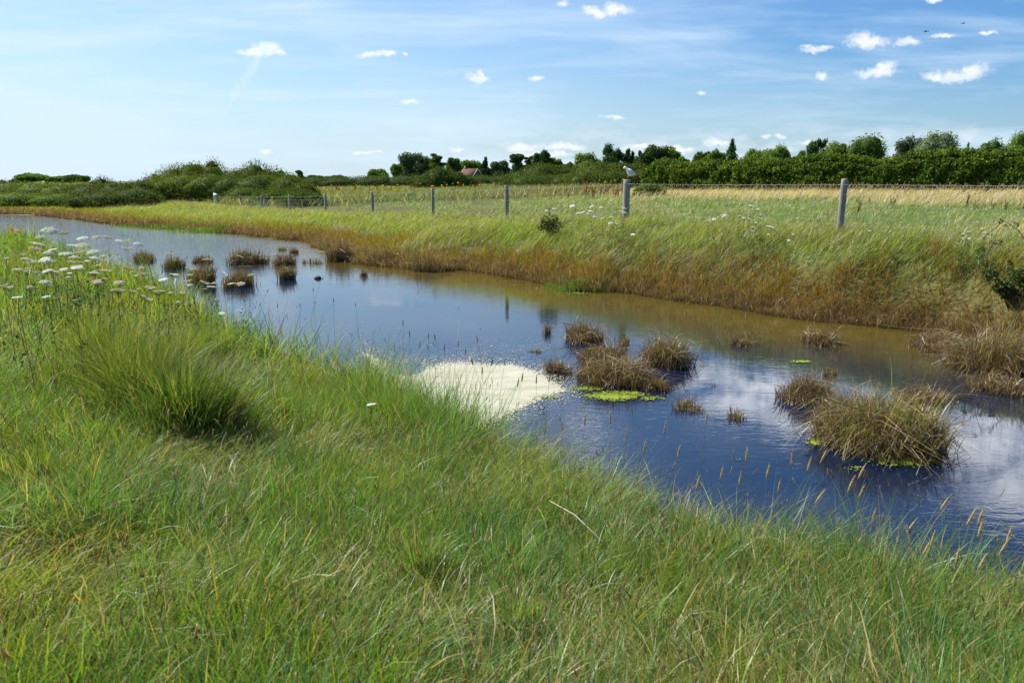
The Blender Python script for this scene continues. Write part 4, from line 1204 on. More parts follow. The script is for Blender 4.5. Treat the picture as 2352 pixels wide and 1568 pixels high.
# ------------------------------------------------------------------ the gull on the post
def gull():
    x, y, zt = FPTS[2]
    k_ = .001038
    root = empty('gull', (x, y, zt + .004)); props(root, 'white gull with pale grey wings perched on top of a fence post, facing away from the gate', 'gull')
    root['label'] = 'white gull with pale grey wings standing on top of a round fence post'
    st = [(366, 236, 8, 8), (374, 232, 22, 20), (386, 228, 31, 28), (402, 226, 35, 31), (420, 232, 36, 32), (436, 250, 42, 40), (452, 280, 56, 54), (475, 312, 78, 68),
          (510, 335, 92, 76), (550, 348, 86, 74), (590, 358, 66, 60), (630, 366, 42, 44), (670, 374, 22, 32), (705, 380, 11, 26), (738, 382, 5, 20)]
    mb = MB(); n = 16; rings, cols = [], []
    for (zx, zy, rz_, ry_) in st:
        th = np.arange(n) / n * 2 * np.pi
        rings.append(np.stack([np.full(n, (zx - 465) * k_), ry_ * k_ * np.cos(th), (515 - zy) * k_ + rz_ * k_ * np.sin(th)], 1))
    V = np.concatenate(rings); c = np.broadcast_to(np.array([0.9, 0.9, 0.9]), (len(V), 3)).copy()
    Q = [(i * n + j, i * n + (j + 1) % n, (i + 1) * n + (j + 1) % n, (i + 1) * n + j) for i in range(len(st) - 1) for j in range(n)]
    V = np.vstack([V, [[(360 - 465) * k_, 0, (515 - 237) * k_]], [[(742 - 465) * k_, 0, (515 - 382) * k_]]])
    m = len(st) * n
    T = [(m, (j + 1) % n, j) for j in range(n)] + [(m + 1, (len(st) - 1) * n + j, (len(st) - 1) * n + (j + 1) % n) for j in range(n)]
    mb.add(V, Q, T, np.vstack([c, [[.8, .8, .8]] * 2]))
    mb.obj('body', M_FEATHER, root, True)
    for s_ in (-1, 1):
        wv, cc = [], []
        prof = [(468, 285, 20, .2), (500, 318, 58, .9), (550, 338, 62, 1.0), (600, 352, 46, .85), (650, 366, 24, .6), (700, 374, 9, .4), (728, 376, 3, .3)]
        for (zx, zy, rz_, o_) in prof:
            for a in np.linspace(-1, 1, 7):
                bulge = math.sqrt(max(0, 1 - a * a * .8))
                wv.append(((zx - 465) * k_, s_ * (0.030 + 0.056 * o_ * bulge) * (1.0 if zx < 640 else .62), (515 - zy) * k_ + a * rz_ * k_))
                cc.append((0.10, 0.10, 0.11) if zx > 690 else (0.66, 0.68, 0.72))
        Q = [(i * 7 + j, i * 7 + j + 1, (i + 1) * 7 + j + 1, (i + 1) * 7 + j) for i in range(len(prof) - 1) for j in range(6)]
        w_ = MB(); w_.add(wv, Q, None, np.array(cc))
        inner = np.array(wv) * np.array([1, .55, 1]); w_.add(inner, Q, None, (.66, .68, .72))
        w_.obj('wing', M_FEATHER, root, True)
        e = MB(); e.ell(((394 - 465) * k_, s_ * .029, (515 - 224) * k_), (.0045, .003, .0045), (.01, .01, .01), 8, 6); e.obj('eye', M_PAINT, root, True)
        e = MB(); e.ell(((417 - 465) * k_, s_ * .026, (515 - 236) * k_), (.013, .009, .016), (.07, .05, .045), 10, 7); e.obj('ear_patch', M_FEATHER, root, True)
        lg = MB(); X0 = .018 + .01 * s_
        lg.tube([(X0 + .012, s_ * .02, .095), (X0, s_ * .021, .05), (X0 + .006, s_ * .021, .006)], [.009, .0045, .004], 6, (.28, .05, .03))
        for a in (-.5, 0, .5): lg.tube([(X0 + .006, s_ * .021, .005), (X0 - .032, s_ * .021 + a * .03, .003)], [.004, .0018], 5, (.28, .05, .03))
        lg.obj('leg', M_PAINT, root, True)
    bk = MB(); bk.tube([(-.098, 0, .291), (-.112, 0, .288), (-.128, 0, .281)], [.0085, .006, .0015], 7, (.12, .03, .025)); bk.obj('beak', M_PAINT, root, True)


gull()


def flying_bird(px, py, d, span, bank, label):
    u_, v_ = uv_of(px, py); root = empty('flying_bird', (u_ * d, d, CAM_Z + v_ * d), bank)
    props(root, label, 'bird', 'dark birds flying high in the blue sky')
    mb = MB(); col = (.035, .03, .03)
    mb.tube([(-.02, -.22, 0), (0, -.16, .01), (0, -.05, .0), (0, .08, 0), (0, .2, 0), (0, .3, 0)], [.01, .035, .06, .055, .025, .04], 8, col)
    mb.obj('body', M_FEATHER, root, True)
    for s_ in (-1, 1):
        P_ = [(0, 0.02, .16, 0.0), (s_ * span * .2, -.03, .17, .07), (s_ * span * .36, .0, .12, .05), (s_ * span * .5, .09, .02, -.02)]
        V = []
        for (x, y, ch, z) in P_: V += [(x, y - ch / 2, z + .012), (x, y + ch / 2, z), (x, y + ch / 2, z - .01), (x, y - ch / 2, z - .008)]
        Q = [(i * 4 + j, i * 4 + (j + 1) % 4, (i + 1) * 4 + (j + 1) % 4, (i + 1) * 4 + j) for i in range(3) for j in range(4)]
        w_ = MB(); w_.add(V, Q, None, col); w_.obj('wing', M_FEATHER, root, True)


flying_bird(2127, 73, 90, .75, 0.2, 'dark bird gliding with both wings spread, high over the willow')
flying_bird(2213, 54, 110, .55, 1.2, 'smaller dark bird seen end-on, higher than the gliding one')


# ------------------------------------------------------------------ houses
def house(px, ridge, eave, wpx, d, rot, roofc, wallc, label):
    u_, _ = uv_of(px, 416); g = 0.9
    root = empty('house', (u_ * d, d, g), rot); props(root, label, 'house', 'houses among the trees')
    zr = CAM_Z + uv_of(px, ridge)[1] * d - g; ze = CAM_Z + uv_of(px, eave)[1] * d - g
    W = wpx / FD * d * .62; D = W * .8
    mb = MB(); hw, hd = W / 2, D / 2
    V = [(-hw, -hd, -.3), (hw, -hd, -.3), (hw, hd, -.3), (-hw, hd, -.3), (-hw, -hd, ze), (hw, -hd, ze), (hw, hd, ze), (-hw, hd, ze), (hw, 0, zr - .15), (-hw, 0, zr - .15)]
    mb.add(V, [(0, 1, 5, 4), (2, 3, 7, 6), (1, 2, 6, 5), (3, 0, 4, 7)], [(5, 6, 8), (7, 4, 9)], wallc); mb.obj('wall', M_ROOF, root)
    rf = MB(); o = .45; t = .14
    for s_ in (-1, 1):
        e0 = (s_ * (hd + o), ze - o * (zr - ze) / hd); r0 = (0, zr)
        P_ = [(-hw - .3, e0[0], e0[1]), (hw + .3, e0[0], e0[1]), (hw + .3, 0, r0[1]), (-hw - .3, 0, r0[1])]
        P2 = [(a, b, c + t) for a, b, c in P_]
        rf.add(P_ + P2, [(0, 1, 2, 3), (4, 5, 6, 7), (0, 1, 5, 4), (1, 2, 6, 5), (3, 0, 4, 7)], None, roofc)
    ro = rf.obj('roof', M_ROOF, root)
    for s_ in (-1, 1):
        for e in (-1, 1):
            bb = MB(); x = s_ * (hw + .34)
            bb.tube([(x, e * (hd + o), ze - o * (zr - ze) / hd - .05), (x, 0, zr + .02)], .13, 4, (.75, .75, .72))
            bb.obj('bargeboard', M_PAINT, root)
    ch = MB(); ch.box((-hw * .9, -.3, zr - .6), (-hw * .9 + .6, .3, zr + .9), (.30, .22, .17)); ch.tube([(-hw * .9 + .3, 0, zr + .9), (-hw * .9 + .3, 0, zr + 1.25)], .13, 8, (.35, .18, .1)); ch.obj('chimney', M_ROOF, ro)
    for wx in (-hw * .5, hw * .4):
        wn = MB(); wn.box((wx - .6, -hd - .04, 1.0), (wx + .6, -hd - .003, 2.2), (.03, .035, .04)); f = wn.obj('window', M_PAINT, root)
        fr = MB(); fr.box((wx - .68, -hd - .07, .9), (wx + .68, -hd - .003, .995), (.7, .7, .68)); fr.obj('sill', M_PAINT, f); fr = MB(); fr.box((wx - .68, -hd - .06, 2.205), (wx + .68, -hd - .003, 2.28), (.7, .7, .68)); fr.obj('lintel', M_PAINT, f)


house(1081, 388, 403.5, 62, 300, R(-38), (.12, .055, .04), (.16, .075, .055), 'brown-roofed house with white bargeboards showing over the rough field')
house(1560, 376, 383, 40, 210, R(-20), (.34, .15, .09), (.5, .42, .36), 'orange-tiled roof just showing between the bramble mound and the hedge')
house(4, 415, 421, 26, 420, R(10), (.22, .13, .10), (.4, .36, .32), 'small far house roof at the very end of the horizon past the last trees')


# ------------------------------------------------------------------ gate rail and lone posts by the brambles
def rail():
    x, y, z = FPTS[10]; g = h1(x, y)
    u1 = uv_of(491, 416)[0]; x2, y2 = u1 * 67, 67.0
    root = empty('gate_rail', (x2, y2, h1(x2, y2))); props(root, 'white horizontal rail between a short grey post and the last fence post by the brambles', 'rail')
    g2 = h1(x2, y2); zt = CAM_Z + uv_of(491, 442)[1] * y2 - g2
    a = MB(); a.tube([(0, 0, -.3), (0, 0, zt)], .10, 10, (.36, .34, .32)); a.obj('post', M_WOOD, root)
    zr = zt - .16
    b = MB(); b.tube([(.0, -.14, zr), (x - x2, y - y2 - .14, zr + .0)], .075, 8, (.78, .78, .76)); b.obj('rail', M_PAINT, root)
    c = MB(); V = []
    for i, zz in enumerate(np.linspace(zr - .12, .12, 7)):
        w_ = .13 + .03 * math.sin(i * 1.7); V += [(-w_ + .06, -.16 - .03 * math.cos(i), zz), (w_ + .06, -.18 + .03 * math.cos(i * 2), zz), (w_ + .05, -.12, zz), (-w_ + .07, -.11, zz)]
    Q = [(i * 4 + j, i * 4 + (j + 1) % 4, i * 4 + 4 + (j + 1) % 4, i * 4 + 4 + j) for i in range(6) for j in range(4)] + [(0, 1, 2, 3), (24, 25, 26, 27)]
    c.add(V, Q, None, (.42, .55, .75)); c.obj('sleeve', M_PAINT, root)
    br = MB(); br.tube([(-.05, 0, zt - .02), (-1.1, .3, zt + .75)], .006, 5, (.4, .4, .4)); br.obj('stay_wire', M_WIRE, root)


rail()
for (px, t, b, d, lb) in ((204, 424, 446, 62, 'thin grey post standing clear among the low brambles'), (241, 421, 437, 68, 'short grey post beside the small dark rounded shrub'),
                          (330, 418, 436, 66, 'grey post half swallowed by brambles near the tall mound')):
    u_ = uv_of(px, t)[0]; d += 14; g = h1(u_ * d, d); zt = CAM_Z + uv_of(px, t)[1] * d - g
    root = empty('fence_post', (u_ * d, d, g)); props(root, lb, 'post', 'old posts among the brambles')
    mb = MB(); mb.tube([(0, 0, -.2), (.01, 0, zt * .6), (0.02, 0, zt), (.02, 0, zt + .01)], [.085, .08, .078, .05], 9, (.33, .31, .28)); mb.obj('stake', M_WOOD, root)
    wv = MB()
    for z_ in (.1, .45): wv.tube([(-.8, -.05, zt - z_), (0, -.09, zt - z_ - .01), (.8, -.05, zt - z_)], .008, 4, (.4, .42, .43), False)
    wv.obj('wire', M_WIRE, root)

# ------------------------------------------------------------------ things standing in the water
def tussock(px, base, wpx, hpx, dens, green, label, dry=None, stiff=0.35, flat=1.0):
    rg = np.random.default_rng(int(px * 3 + base))
    X, Y = at_z(px, base, 0.0)
    dep = Y * math.cos(PITCH) + CAM_Z * math.sin(PITCH)
    r_ = wpx / 2 / FD * dep * (1.3 if base < 670 else 1.12); Y2 = Y + r_ * .8 * flat; X2 = X * Y2 / Y
    h = hpx / FD * dep * 0.95 - r_ * .35 * flat * (CAM_Z / Y)
    h = max(h, hpx / FD * dep * .55) * (1.45 if base < 670 else (.92 if dens > 5000 else 1.08))
    n = int(dens)
    a = rg.random(n) * 6.283; q_ = np.sqrt(rg.random(n))
    wob = 0.8 + 0.4 * fbm(np.cos(a) * 2 + px, np.sin(a) * 2, 3, 3)
    q_ = np.where(rg.random(n) < .08, q_ * 1.4, q_)
    bx, by = r_ * .86 * q_ * np.cos(a) * wob, r_ * .86 * flat * q_ * np.sin(a) * wob
    # gather the stems into uneven bunches
    nb = int(np.clip(n / 110, 3, 26)); bi = rg.integers(0, nb, n)
    ba = rg.random(nb) * 6.283; bq = np.sqrt(rg.random(nb)) * .95
    pull = .55
    bx = bx * (1 - pull) + pull * r_ * (bq * np.cos(ba))[bi] + rg.normal(0, .06 * r_, n)
    by = by * (1 - pull) + pull * r_ * flat * (bq * np.sin(ba))[bi] + rg.normal(0, .06 * r_, n)
    bh = rg.uniform(.55, 1.1, nb)[bi]; bl = rg.normal(0, .26, (nb, 2))[bi]
    q_ = np.clip(np.hypot(bx, by) / r_, 0, 1.1); a = np.arctan2(by, bx)
    outw = np.stack([np.cos(a) * q_, np.sin(a) * q_], 1)
    tan = lerp(np.broadcast_to(np.array([0.07, 0.04, 0.02]), (n, 3)), np.array([0.28, 0.18, 0.07]), rg.random(n) ** 1.6)
    gr = lerp(np.broadcast_to(np.array([0.27, 0.20, 0.025]), (n, 3)), np.array([0.15, 0.20, 0.025]), rg.random(n))
    isg = rg.random(n) < green * (1.7 - 1.5 * q_)
    col = np.where(isg[:, None], gr, tan) * (0.7 + .6 * rg.random(n))[:, None]
    spike = rg.random(n) < (.09 if base < 670 else .03)
    hh = h * bh * np.where(spike, rg.uniform(1.0, 1.35, n), rg.uniform(.4, 1.0, n)) * (1 - .30 * q_ ** 2) * np.where(isg, 1.18, 1)
    far = max(1, Y / 8)
    ww = 0.0074 * rg.uniform(.6, 1.6, n) * far ** .75
    dr = outw * stiff * .9 + bl * stiff / .3 + rg.normal(0, .05 + .18 * stiff / .35, (n, 2))
    cu = np.abs(rg.normal(.25, .3, n)) * stiff / .35
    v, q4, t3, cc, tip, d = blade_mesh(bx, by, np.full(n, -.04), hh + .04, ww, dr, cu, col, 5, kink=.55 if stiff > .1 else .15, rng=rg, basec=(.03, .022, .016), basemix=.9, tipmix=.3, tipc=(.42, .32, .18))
    # broken flat straws lying over it
    m = int(n * .16)
    k = rg.choice(n, m)
    v2, q2, t2, c2, _, _ = blade_mesh(bx[k], by[k], hh[k] * rg.uniform(.15, .7, m), hh[k] * .55 + .02, ww[k] * .9, rg.normal(0, 1.5, (m, 2)), np.abs(rg.normal(.2, .2, m)), tan[k] * 1.15, 3, rng=rg, basemix=0)[:6]
    V = np.concatenate([v, v2]); Q = np.concatenate([q4, q2 + len(v)]); T = np.concatenate([t3, t2 + len(v)])
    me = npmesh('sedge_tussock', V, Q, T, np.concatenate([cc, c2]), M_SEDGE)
    o = mobj('sedge_tussock', me, None, (X2, Y2, 0)); props(o, label, 'tussock', 'sedge tussocks standing in the creek')


TUS = [
    (2020, 1062, 290, 200, 6400, .50, 'largest sedge tussock in the creek, with green-gold shoots on its crown'),
    (1848, 934, 130, 92, 1500, .06, 'tan tussock touching the side of the largest one'),
    (2125, 937, 140, 60, 700, .04, 'thin ragged fringe of dead stems on the far side of the largest tussock'),
    (1905, 868, 60, 26, 110, .0, 'few short dark stubs just beyond the tan tussock beside the largest one'),
    (2290, 872, 250, 150, 5200, .14, 'broad brown sedge mass joined to the far bank by the picture edge'),
    (2300, 915, 150, 70, 1100, .04, 'ragged brown stems in front of the broad sedge mass at the far bank'),
    (2150, 812, 190, 62, 1500, .05, 'low brown tussock between the far bank and the broad sedge mass'),
    (1527, 850, 126, 94, 1900, .14, 'dense dome-shaped tussock, tidiest of the mid-creek group'),
    (1346, 790, 110, 62, 1000, .03, 'dark leaning tussock at the far side of the mid-creek group'),
    (1253, 768, 32, 34, 70, .0, 'thin upright bundle of dark stems on its own beside the foam'),
    (1412, 896, 205, 100, 2600, .10, 'wide brown tussock in the middle group with algae at its foot'),
    (1272, 866, 84, 54, 520, .02, 'dark stubby clump where the pale foam meets the tussocks'),
    (1392, 840, 125, 66, 1100, .08, 'upright brown clump filling the middle of the mid-creek group'),
    (1508, 904, 84, 60, 300, .02, 'sparse reflected stems off the end of the wide brown tussock'),
    (1428, 795, 60, 34, 90, .0, 'scattered short stems between two mid-creek tussocks'),
    (1578, 948, 84, 42, 240, .05, 'small loose clump in open water in front of the dome-shaped tussock'),
    (1686, 966, 66, 40, 130, .02, 'sparse black-based sprigs standing alone in blue water'),
    (1640, 888, 12, 16, 12, .0, 'tiny single sprig in open water, smallest in the creek'),
    (1698, 797, 62, 40, 210, .03, 'light brown loose tuft alone near the brown reflection of the bank'),
    (1878, 800, 100, 56, 600, .05, 'trailing tuft nearest to the far bank fringe, above the tan tussock'),
    (1925, 808, 44, 26, 90, .03, 'small low tuft beside the trailing one by the far bank'),
    (1236, 812, 46, 16, 90, .4, 'low yellowish scrap of sedge by the foam flecks'),
    (566, 608, 92, 32, 900, .04, 'dark brushy tussock, widest of those in the far reach'),
    (658, 612, 58, 24, 480, .04, 'dark tussock in the far reach, second in line from the widest'),
    (648, 645, 62, 34, 420, .05, 'thin-legged tussock just in front of the second dark one'),
    (712, 608, 54, 18, 110, .06, 'sparse line of stems trailing from the second dark tussock'),
    (677, 583, 20, 18, 130, .0, 'small isolated dark tuft in the far reach'),
    (650, 577, 34, 10, 90, .4, 'low greenish tuft furthest out in the far reach'),
    (545, 660, 92, 34, 620, .10, 'reedy brown-green clump close to the near bank flowers'),
    (480, 655, 70, 44, 520, .12, 'brown reedy clump rising behind the flower heads on the near bank'),
    (472, 605, 46, 26, 240, .03, 'small dark tussock furthest along the near side of the far reach'),
    (778, 602, 66, 40, 900, .05, 'dark bushy tussock beside the far bank corner'),
    (831, 635, 22, 22, 60, .0, 'little dark tuft below the far bank corner'),
    (905, 612, 120, 34, 1100, .10, 'long low brown marsh tussock attached to the far bank'),
    (985, 626, 90, 36, 800, .06, 'brown marsh tussock at the tip of the bank spur'),
    (335, 602, 70, 24, 420, .25, 'brown and green reeds between the flower heads and the blue far reach'),
    (452, 645, 70, 30, 520, .2, 'brown broken reeds on the near side, just right of the flower crowd'),
    (395, 620, 70, 28, 420, .15, 'brown reeds fringing the near bank behind the tallest flowers'),
]
for t_ in TUS:
    tussock(*t_, stiff=0.07 if t_[1] < 670 or t_[4] < 130 else (0.19 if t_[4] > 4000 else .15))

# stone
X, Y = at_z(730, 640, 0)
mb = MB(); mb.ell((0, 0, 0.0), (.09, .07, .06), (.06, .05, .045), 14, 9, noise=.22, seed=4)
o = mb.obj('stone', M_STONE, None, True); o.location = (X, Y, .01); props(o, 'small dark stone breaking the calm water in the far reach', 'stone')
# bent black twigs
for (px, py, d_, lb) in ((2168, 842, 1, 'black twig curled into a loop near the broad sedge mass'), (1243, 945, 1, 'black looped twig in the dark water by the foam edge'), (2200, 917, 2, 'forked dark stick floating flat beside the largest tussock')):
    X, Y = at_z(px, py, 0); mb = MB()
    if d_ == 1: mb.tube([(.02, 0, -.02), (.035, 0, .05), (0, .01, .085), (-.03, 0, .05), (.0, 0, .02), (.03, 0, .03)], .0035, 5, (.03, .022, .02))
    else:
        mb.tube([(-.1, 0, .004), (0, .02, .012), (.14, -.03, .02)], .005, 5, (.03, .022, .02)); mb.tube([(0, .02, .012), (.1, .07, .03)], .004, 5, (.03, .022, .02))
    o = mb.obj('twig', M_BARK); o.location = (X, Y, 0); props(o, lb, 'twig', 'twigs in the creek')


# ------------------------------------------------------------------ foam and algae lying on the water
def proj(x, y, z):
    dzz = z - CAM_Z
    zc = y * math.cos(PITCH) - dzz * math.sin(PITCH)
    yc = y * math.sin(PITCH) + dzz * math.cos(PITCH)
    return 1176 + FD * x / zc, 784 - FD * yc / zc


def pd(px, py, pg):
    pg = np.asarray(pg, float); d = poly_dist(px, py, np.vstack([pg, pg[:1]]))
    return np.where(in_poly(px, py, pg), d, -d)


x0, x1, y0, y1 = -2.6, 2.2, 5.6, 14
gx, gy = np.meshgrid(np.arange(x0, x1, .05), np.arange(y0, y1, .06))
px, py = proj(gx, gy, 0.0)
sd = pd(px, py, [(840, 812), (900, 836), (970, 842), (1100, 838), (1180, 842), (1235, 858), (1290, 882), (1312, 902), (1250, 915), (1200, 940), (1100, 990), (900, 930)])
sd = sd + 34 * (fbm(gx * 1.3 + 5, gy * .9, 302, 3) - .5)
dens = ss(-20, 22, sd) * 1.02
fl = ss(-60, -5, sd) * .34
fl2 = 0.22 * ss(760, 800, py) * ss(850, 800, py) * ss(840, 960, px) * ss(1420, 1200, px)
dens = np.maximum(dens, np.maximum(fl, fl2))
hole = ((px - 930) / 44) ** 2 + ((py - 848) / 15) ** 2
dens = dens * (0.80 + 0.5 * fbm(gx * 2.2, gy * 1.2, 301, 3))
dens = np.where(hole < 1, 0, dens) * ss(700, 820, px)
nrr, ncc = gx.shape; idx = np.arange(nrr * ncc).reshape(nrr, ncc)
q = np.stack([idx[:-1, :-1], idx[:-1, 1:], idx[1:, 1:], idx[1:, :-1]], -1).reshape(-1, 4)
me = npmesh('foam', np.stack([gx, gy, np.full(gx.shape, .006)], -1).reshape(-1, 3), q, None, None,
            mat_float('pale_scum', (.29, .28, .19), (.42, .41, .32), 52, (1, .55, 1), .6, .3), attrs={'dens': ('FLOAT', dens.ravel().astype(np.float32))})
props(mobj('foam', me), 'pale cream scum and white flecks spread on the water against the near bank', 'foam', kind='stuff')

ALG = [(1415, 910, 125, 21, 1.1), (1350, 893, 80, 13, .9), (1490, 915, 70, 12, .8), (1540, 800, 50, 7, .6), (1840, 831, 48, 6, .9), (1500, 818, 50, 6, .55), (2080, 1056, 130, 30, .9), (1880, 1015, 54, 15, 1.0), (1700, 1057, 46, 7, .45),
       (745, 579, 34, 3.5, .9), (762, 600, 22, 3, .95), (690, 580, 30, 3, .4), (630, 547, 60, 3.5, .6), (560, 541, 40, 3, .5), (60, 494, 110, 2.4, .75), (210, 505, 60, 1.8, .7),
       (650, 566, 90, 6, .4), (1330, 674, 70, 5, .5), (1560, 688, 60, 3, .35), (1190, 655, 60, 3, .4), (1590, 942, 50, 8, .4), (560, 612, 46, 4, .45), (820, 577, 26, 2.5, .6), (300, 521, 60, 2, .6),
       (470, 535, 70, 2.4, .5), (1260, 912, 60, 7, .7), (1960, 1075, 40, 9, .6), (120, 520, 120, 2.5, .35), (1700, 740, 60, 3, .3), (2170, 1008, 40, 16, .5), (1225, 808, 30, 4, .5)]
V, Q, D, n = [], [], [], 0
for (cx, cy, hw, hh, dn_) in ALG:
    m = 17
    a_, b_ = np.meshgrid(np.linspace(-1, 1, m), np.linspace(-1, 1, m))
    P_ = np.array([at_z(cx + hw * i, cy - hh * j, 0) for i, j in zip(a_.ravel(), b_.ravel())])
    e = 1 - np.sqrt(a_ ** 2 + b_ ** 2).ravel()
    V.append(np.column_stack([P_, np.full(len(P_), .010)])); D.append(np.clip(ss(-.05, 1.0, e) * dn_ * .82, 0, .86))
    idx = np.arange(m * m).reshape(m, m); Q.append(np.stack([idx[:-1, :-1], idx[:-1, 1:], idx[1:, 1:], idx[1:, :-1]], -1).reshape(-1, 4) + n); n += m * m
me = npmesh('algae', np.concatenate(V), np.concatenate(Q), None, None, mat_float('algae_mat', (.05, .08, .010), (.24, .30, .02), 38, (1, .6, 1), .7, .2), attrs={'dens': ('FLOAT', np.concatenate(D).astype(np.float32))})
props(mobj('algae', me), 'yellow-green algae mats floating around the tussocks and along the far bank', 'algae', kind='stuff')

# ------------------------------------------------------------------ wild carrot, ragwort
def umbel_mesh(seed, col, cup=0.25, col2=None, r_=0.055):
    rg = np.random.default_rng(seed); mb = MB()
    for i in range(64):
        a = i * 2.39996; q_ = math.sqrt((i + .5) / 64); rr = r_ * q_ * rg.uniform(.92, 1.06)
        z = .018 * cup / .25 * (1 - q_ * q_) + rg.normal(0, .0022)
        c_ = np.array(col) * rg.uniform(.82, 1.05)
        s_ = r_ * .135 * rg.uniform(.8, 1.3)
        mb.ell((rr * math.cos(a), rr * math.sin(a), z), (s_, s_, s_ * .5), c_, 6, 4)
    return mb.mesh('flower_head', M_PETAL)


def rays_mesh(r_=0.055):
    mb = MB()
    for i in range(9):
        a = i * .698; mb.tube([(0, 0, -.045), (.8 * r_ * math.cos(a), .8 * r_ * math.sin(a), .0)], [.0012, .0009], 3, (.10, .15, .05))
    return mb


HEADS = {'white': [umbel_mesh(i, (.80, .82, .78), c) for i, c in ((1, .25), (2, .12), (3, .4))],
         'tan': [umbel_mesh(i, (.72, .62, .48), c) for i, c in ((4, .3), (5, -.25))],
         'yellow': [umbel_mesh(i, (.75, .55, .02), .2, r_=.04) for i in (6, 7)]}


def flower(px, py, kind, size, label, group, off, name='wild_carrot', cat='flower', wpx=12):
    rg = np.random.default_rng(int(px * 13 + py))
    x, y = hit(px, py, off); g = h1(x, y); hh = off + max(g, 0) - g
    root = empty(name, (x, y, g)); props(root, label, cat, group)
    me = HEADS[kind][rg.integers(len(HEADS[kind]))]
    size = size * (wpx / FD * math.hypot(x, y)) / .11
    hd = mobj('flower_head', me, root, (0, 0, hh)); hd.scale = (size, size, size * rg.uniform(.6, 1.1))
    hd.rotation_euler = (rg.normal(0, .17), rg.normal(.05, .17), rg.random() * 6)
    mb = rays_mesh(); lx, ly = rg.normal(0, .10, 2) * hh
    mb.tube([(lx, ly, -.03), (lx * .35, ly * .35, hh * .6), (0, 0, hh - .04)], [.0032, .0025, .0018], 5, (.11, .15, .05), False)
    if kind != 'tan' and rg.random() < .5: mb.tube([(lx * .4, ly * .4, hh * .55), (.05, 0, hh * .75), (.06, .01, hh * .86)], .0014, 4, (.11, .15, .05), False)
    V, Q, Cc = leaf_cloud([(0, 0, hh * .35, .06, .06, hh * .3)], 26, .035, (.07, .12, .03), rg); mb.add(V, Q, None, Cc)
    # rays belong up at the head
    mb.V[0:9] = [v + np.array([0, 0, hh]) for v in mb.V[0:9]]
    mb.obj('stem', M_PETAL, root)


WC = [(100, 582, 'w', 1), (123, 569, 'w', 1.7), (153, 567, 't', 1.1), (201, 583, 'w', 1.1), (235, 582, 'w', .9), (261, 580, 't', .9), (292, 589, 'w', .8), (311, 588, 'w', 1.), (338, 598, 'w', .9),
      (309, 605, 't', 1), (184, 600, 'w', 1.4), (204, 604, 'w', 1.3), (93, 597, 'w', 1.3), (87, 609, 't', 1.2), (128, 610, 'w', .9), (139, 613, 't', .7), (119, 621, 'w', 1), (156, 621, 'w', .9),
      (167, 621, 'w', .8), (230, 616, 'w', 1.2), (223, 620, 'w', .9), (181, 630, 'w', 1), (175, 639, 'w', .8), (231, 631, 'w', .9), (252, 626, 'w', .8), (109, 634, 'w', 1.1), (124, 637, 'w', .9),
      (117, 640, 'w', .9), (58, 622, 't', .6), (72, 633, 't', .7), (187, 649, 't', 1), (188, 654, 'w', 1.1), (156, 658, 'w', .8), (45, 659, 'w', 1.1), (114, 662, 'w', .9), (230, 667, 'w', 1),
      (258, 662, 't', 1.1), (313, 655, 't', 1.1), (351, 667, 't', .9), (258, 681, 't', .6), (111, 692, 'w', 1.1), (238, 690, 't', 1.1), (292, 692, 't', 1.), (274, 707, 't', .5), (293, 708, 't', .9),
      (367, 701, 't', 1), (386, 711, 'w', .7), (42, 726, 'w', .9), (113, 725, 'w', .8), (367, 730, 't', .6), (10, 696, 't', .7), (24, 701, 't', .6), (74, 702, 't', .6), (184, 733, 't', .5),
      (194, 614, 't', 1.1), (506, 634, 't', 1), (464, 655, 't', .9), (430, 671, 'w', .7), (464, 672, 'w', .6), (399, 683, 'w', .9), (502, 689, 't', 1), (517, 701, 'w', .9), (457, 694, 't', .7),
      (418, 619, 't', .9), (288, 709, 't', .6), (237, 691, 't', .8), (388, 712, 't', .5), (566, 693, 'w', .9), (588, 694, 't', .9), (613, 671, 'w', .7)]
for (a, b, k_, s_) in WC:
    lb = ('white flat flower head of wild carrot among the crowd of flowers on the near bank' if k_ == 'w' else 'faded pinkish-tan flower head of wild carrot among the white ones on the near bank')
    flower(a * .9408, b * .9408, 'white' if k_ == 'w' else 'tan', s_ * .92, lb, 'white wild carrot flowers on the near bank' if k_ == 'w' else 'faded wild carrot flowers on the near bank', 0.92, wpx=23)
rgw = np.random.default_rng(91)
for i in range(48):
    a = rgw.uniform(10, 520); b = rgw.uniform(548 + .20 * a, 610 + .22 * a)
    flower(a, b, 'white' if rgw.random() < .65 else 'tan', rgw.uniform(.35, .65), 'small pale flower head of wild carrot scattered between the larger ones on the near bank', 'small wild carrot flowers on the near bank', rgw.uniform(.7, .95), wpx=23)
flower(853, 929, 'white', .85, 'lone white flower head by itself in the near bank grass, close to the foam', None, .4, wpx=26)
flower(554, 714, 'white', .5, 'small pale flower head at the water edge beyond the big grass tuft', None, .4)
flower(567, 732, 'tan', .45, 'tiny tan flower head just below the small pale one at the water edge', None, .4)
WR = [(1447, 506, 1.3), (1468, 507, .8), (1442, 516, 1.1), (1423, 519, 1.1), (1413, 522, 1), (1437, 522, .8), (1453, 530, .9), (1471, 535, .9), (1493, 532, .9), (1501, 520, .6), (1516, 516, .7), (1524, 510, .9),
      (1524, 521, 1), (1492, 547, 1.1), (1507, 547, .7), (1483, 562, .6), (1511, 563, .6), (1545, 573, .8), (1336, 516, .9), (1354, 511, .9), (1397, 503, 1), (1394, 545, .9), (1431, 559, .4)]
for (a, b, s_) in WR:
    flower(a * .9408, b * .9408, 'white', s_ * 1.05, 'white wild carrot flower head on the far bank around the post with the gull', 'wild carrot below the gull post', .62)
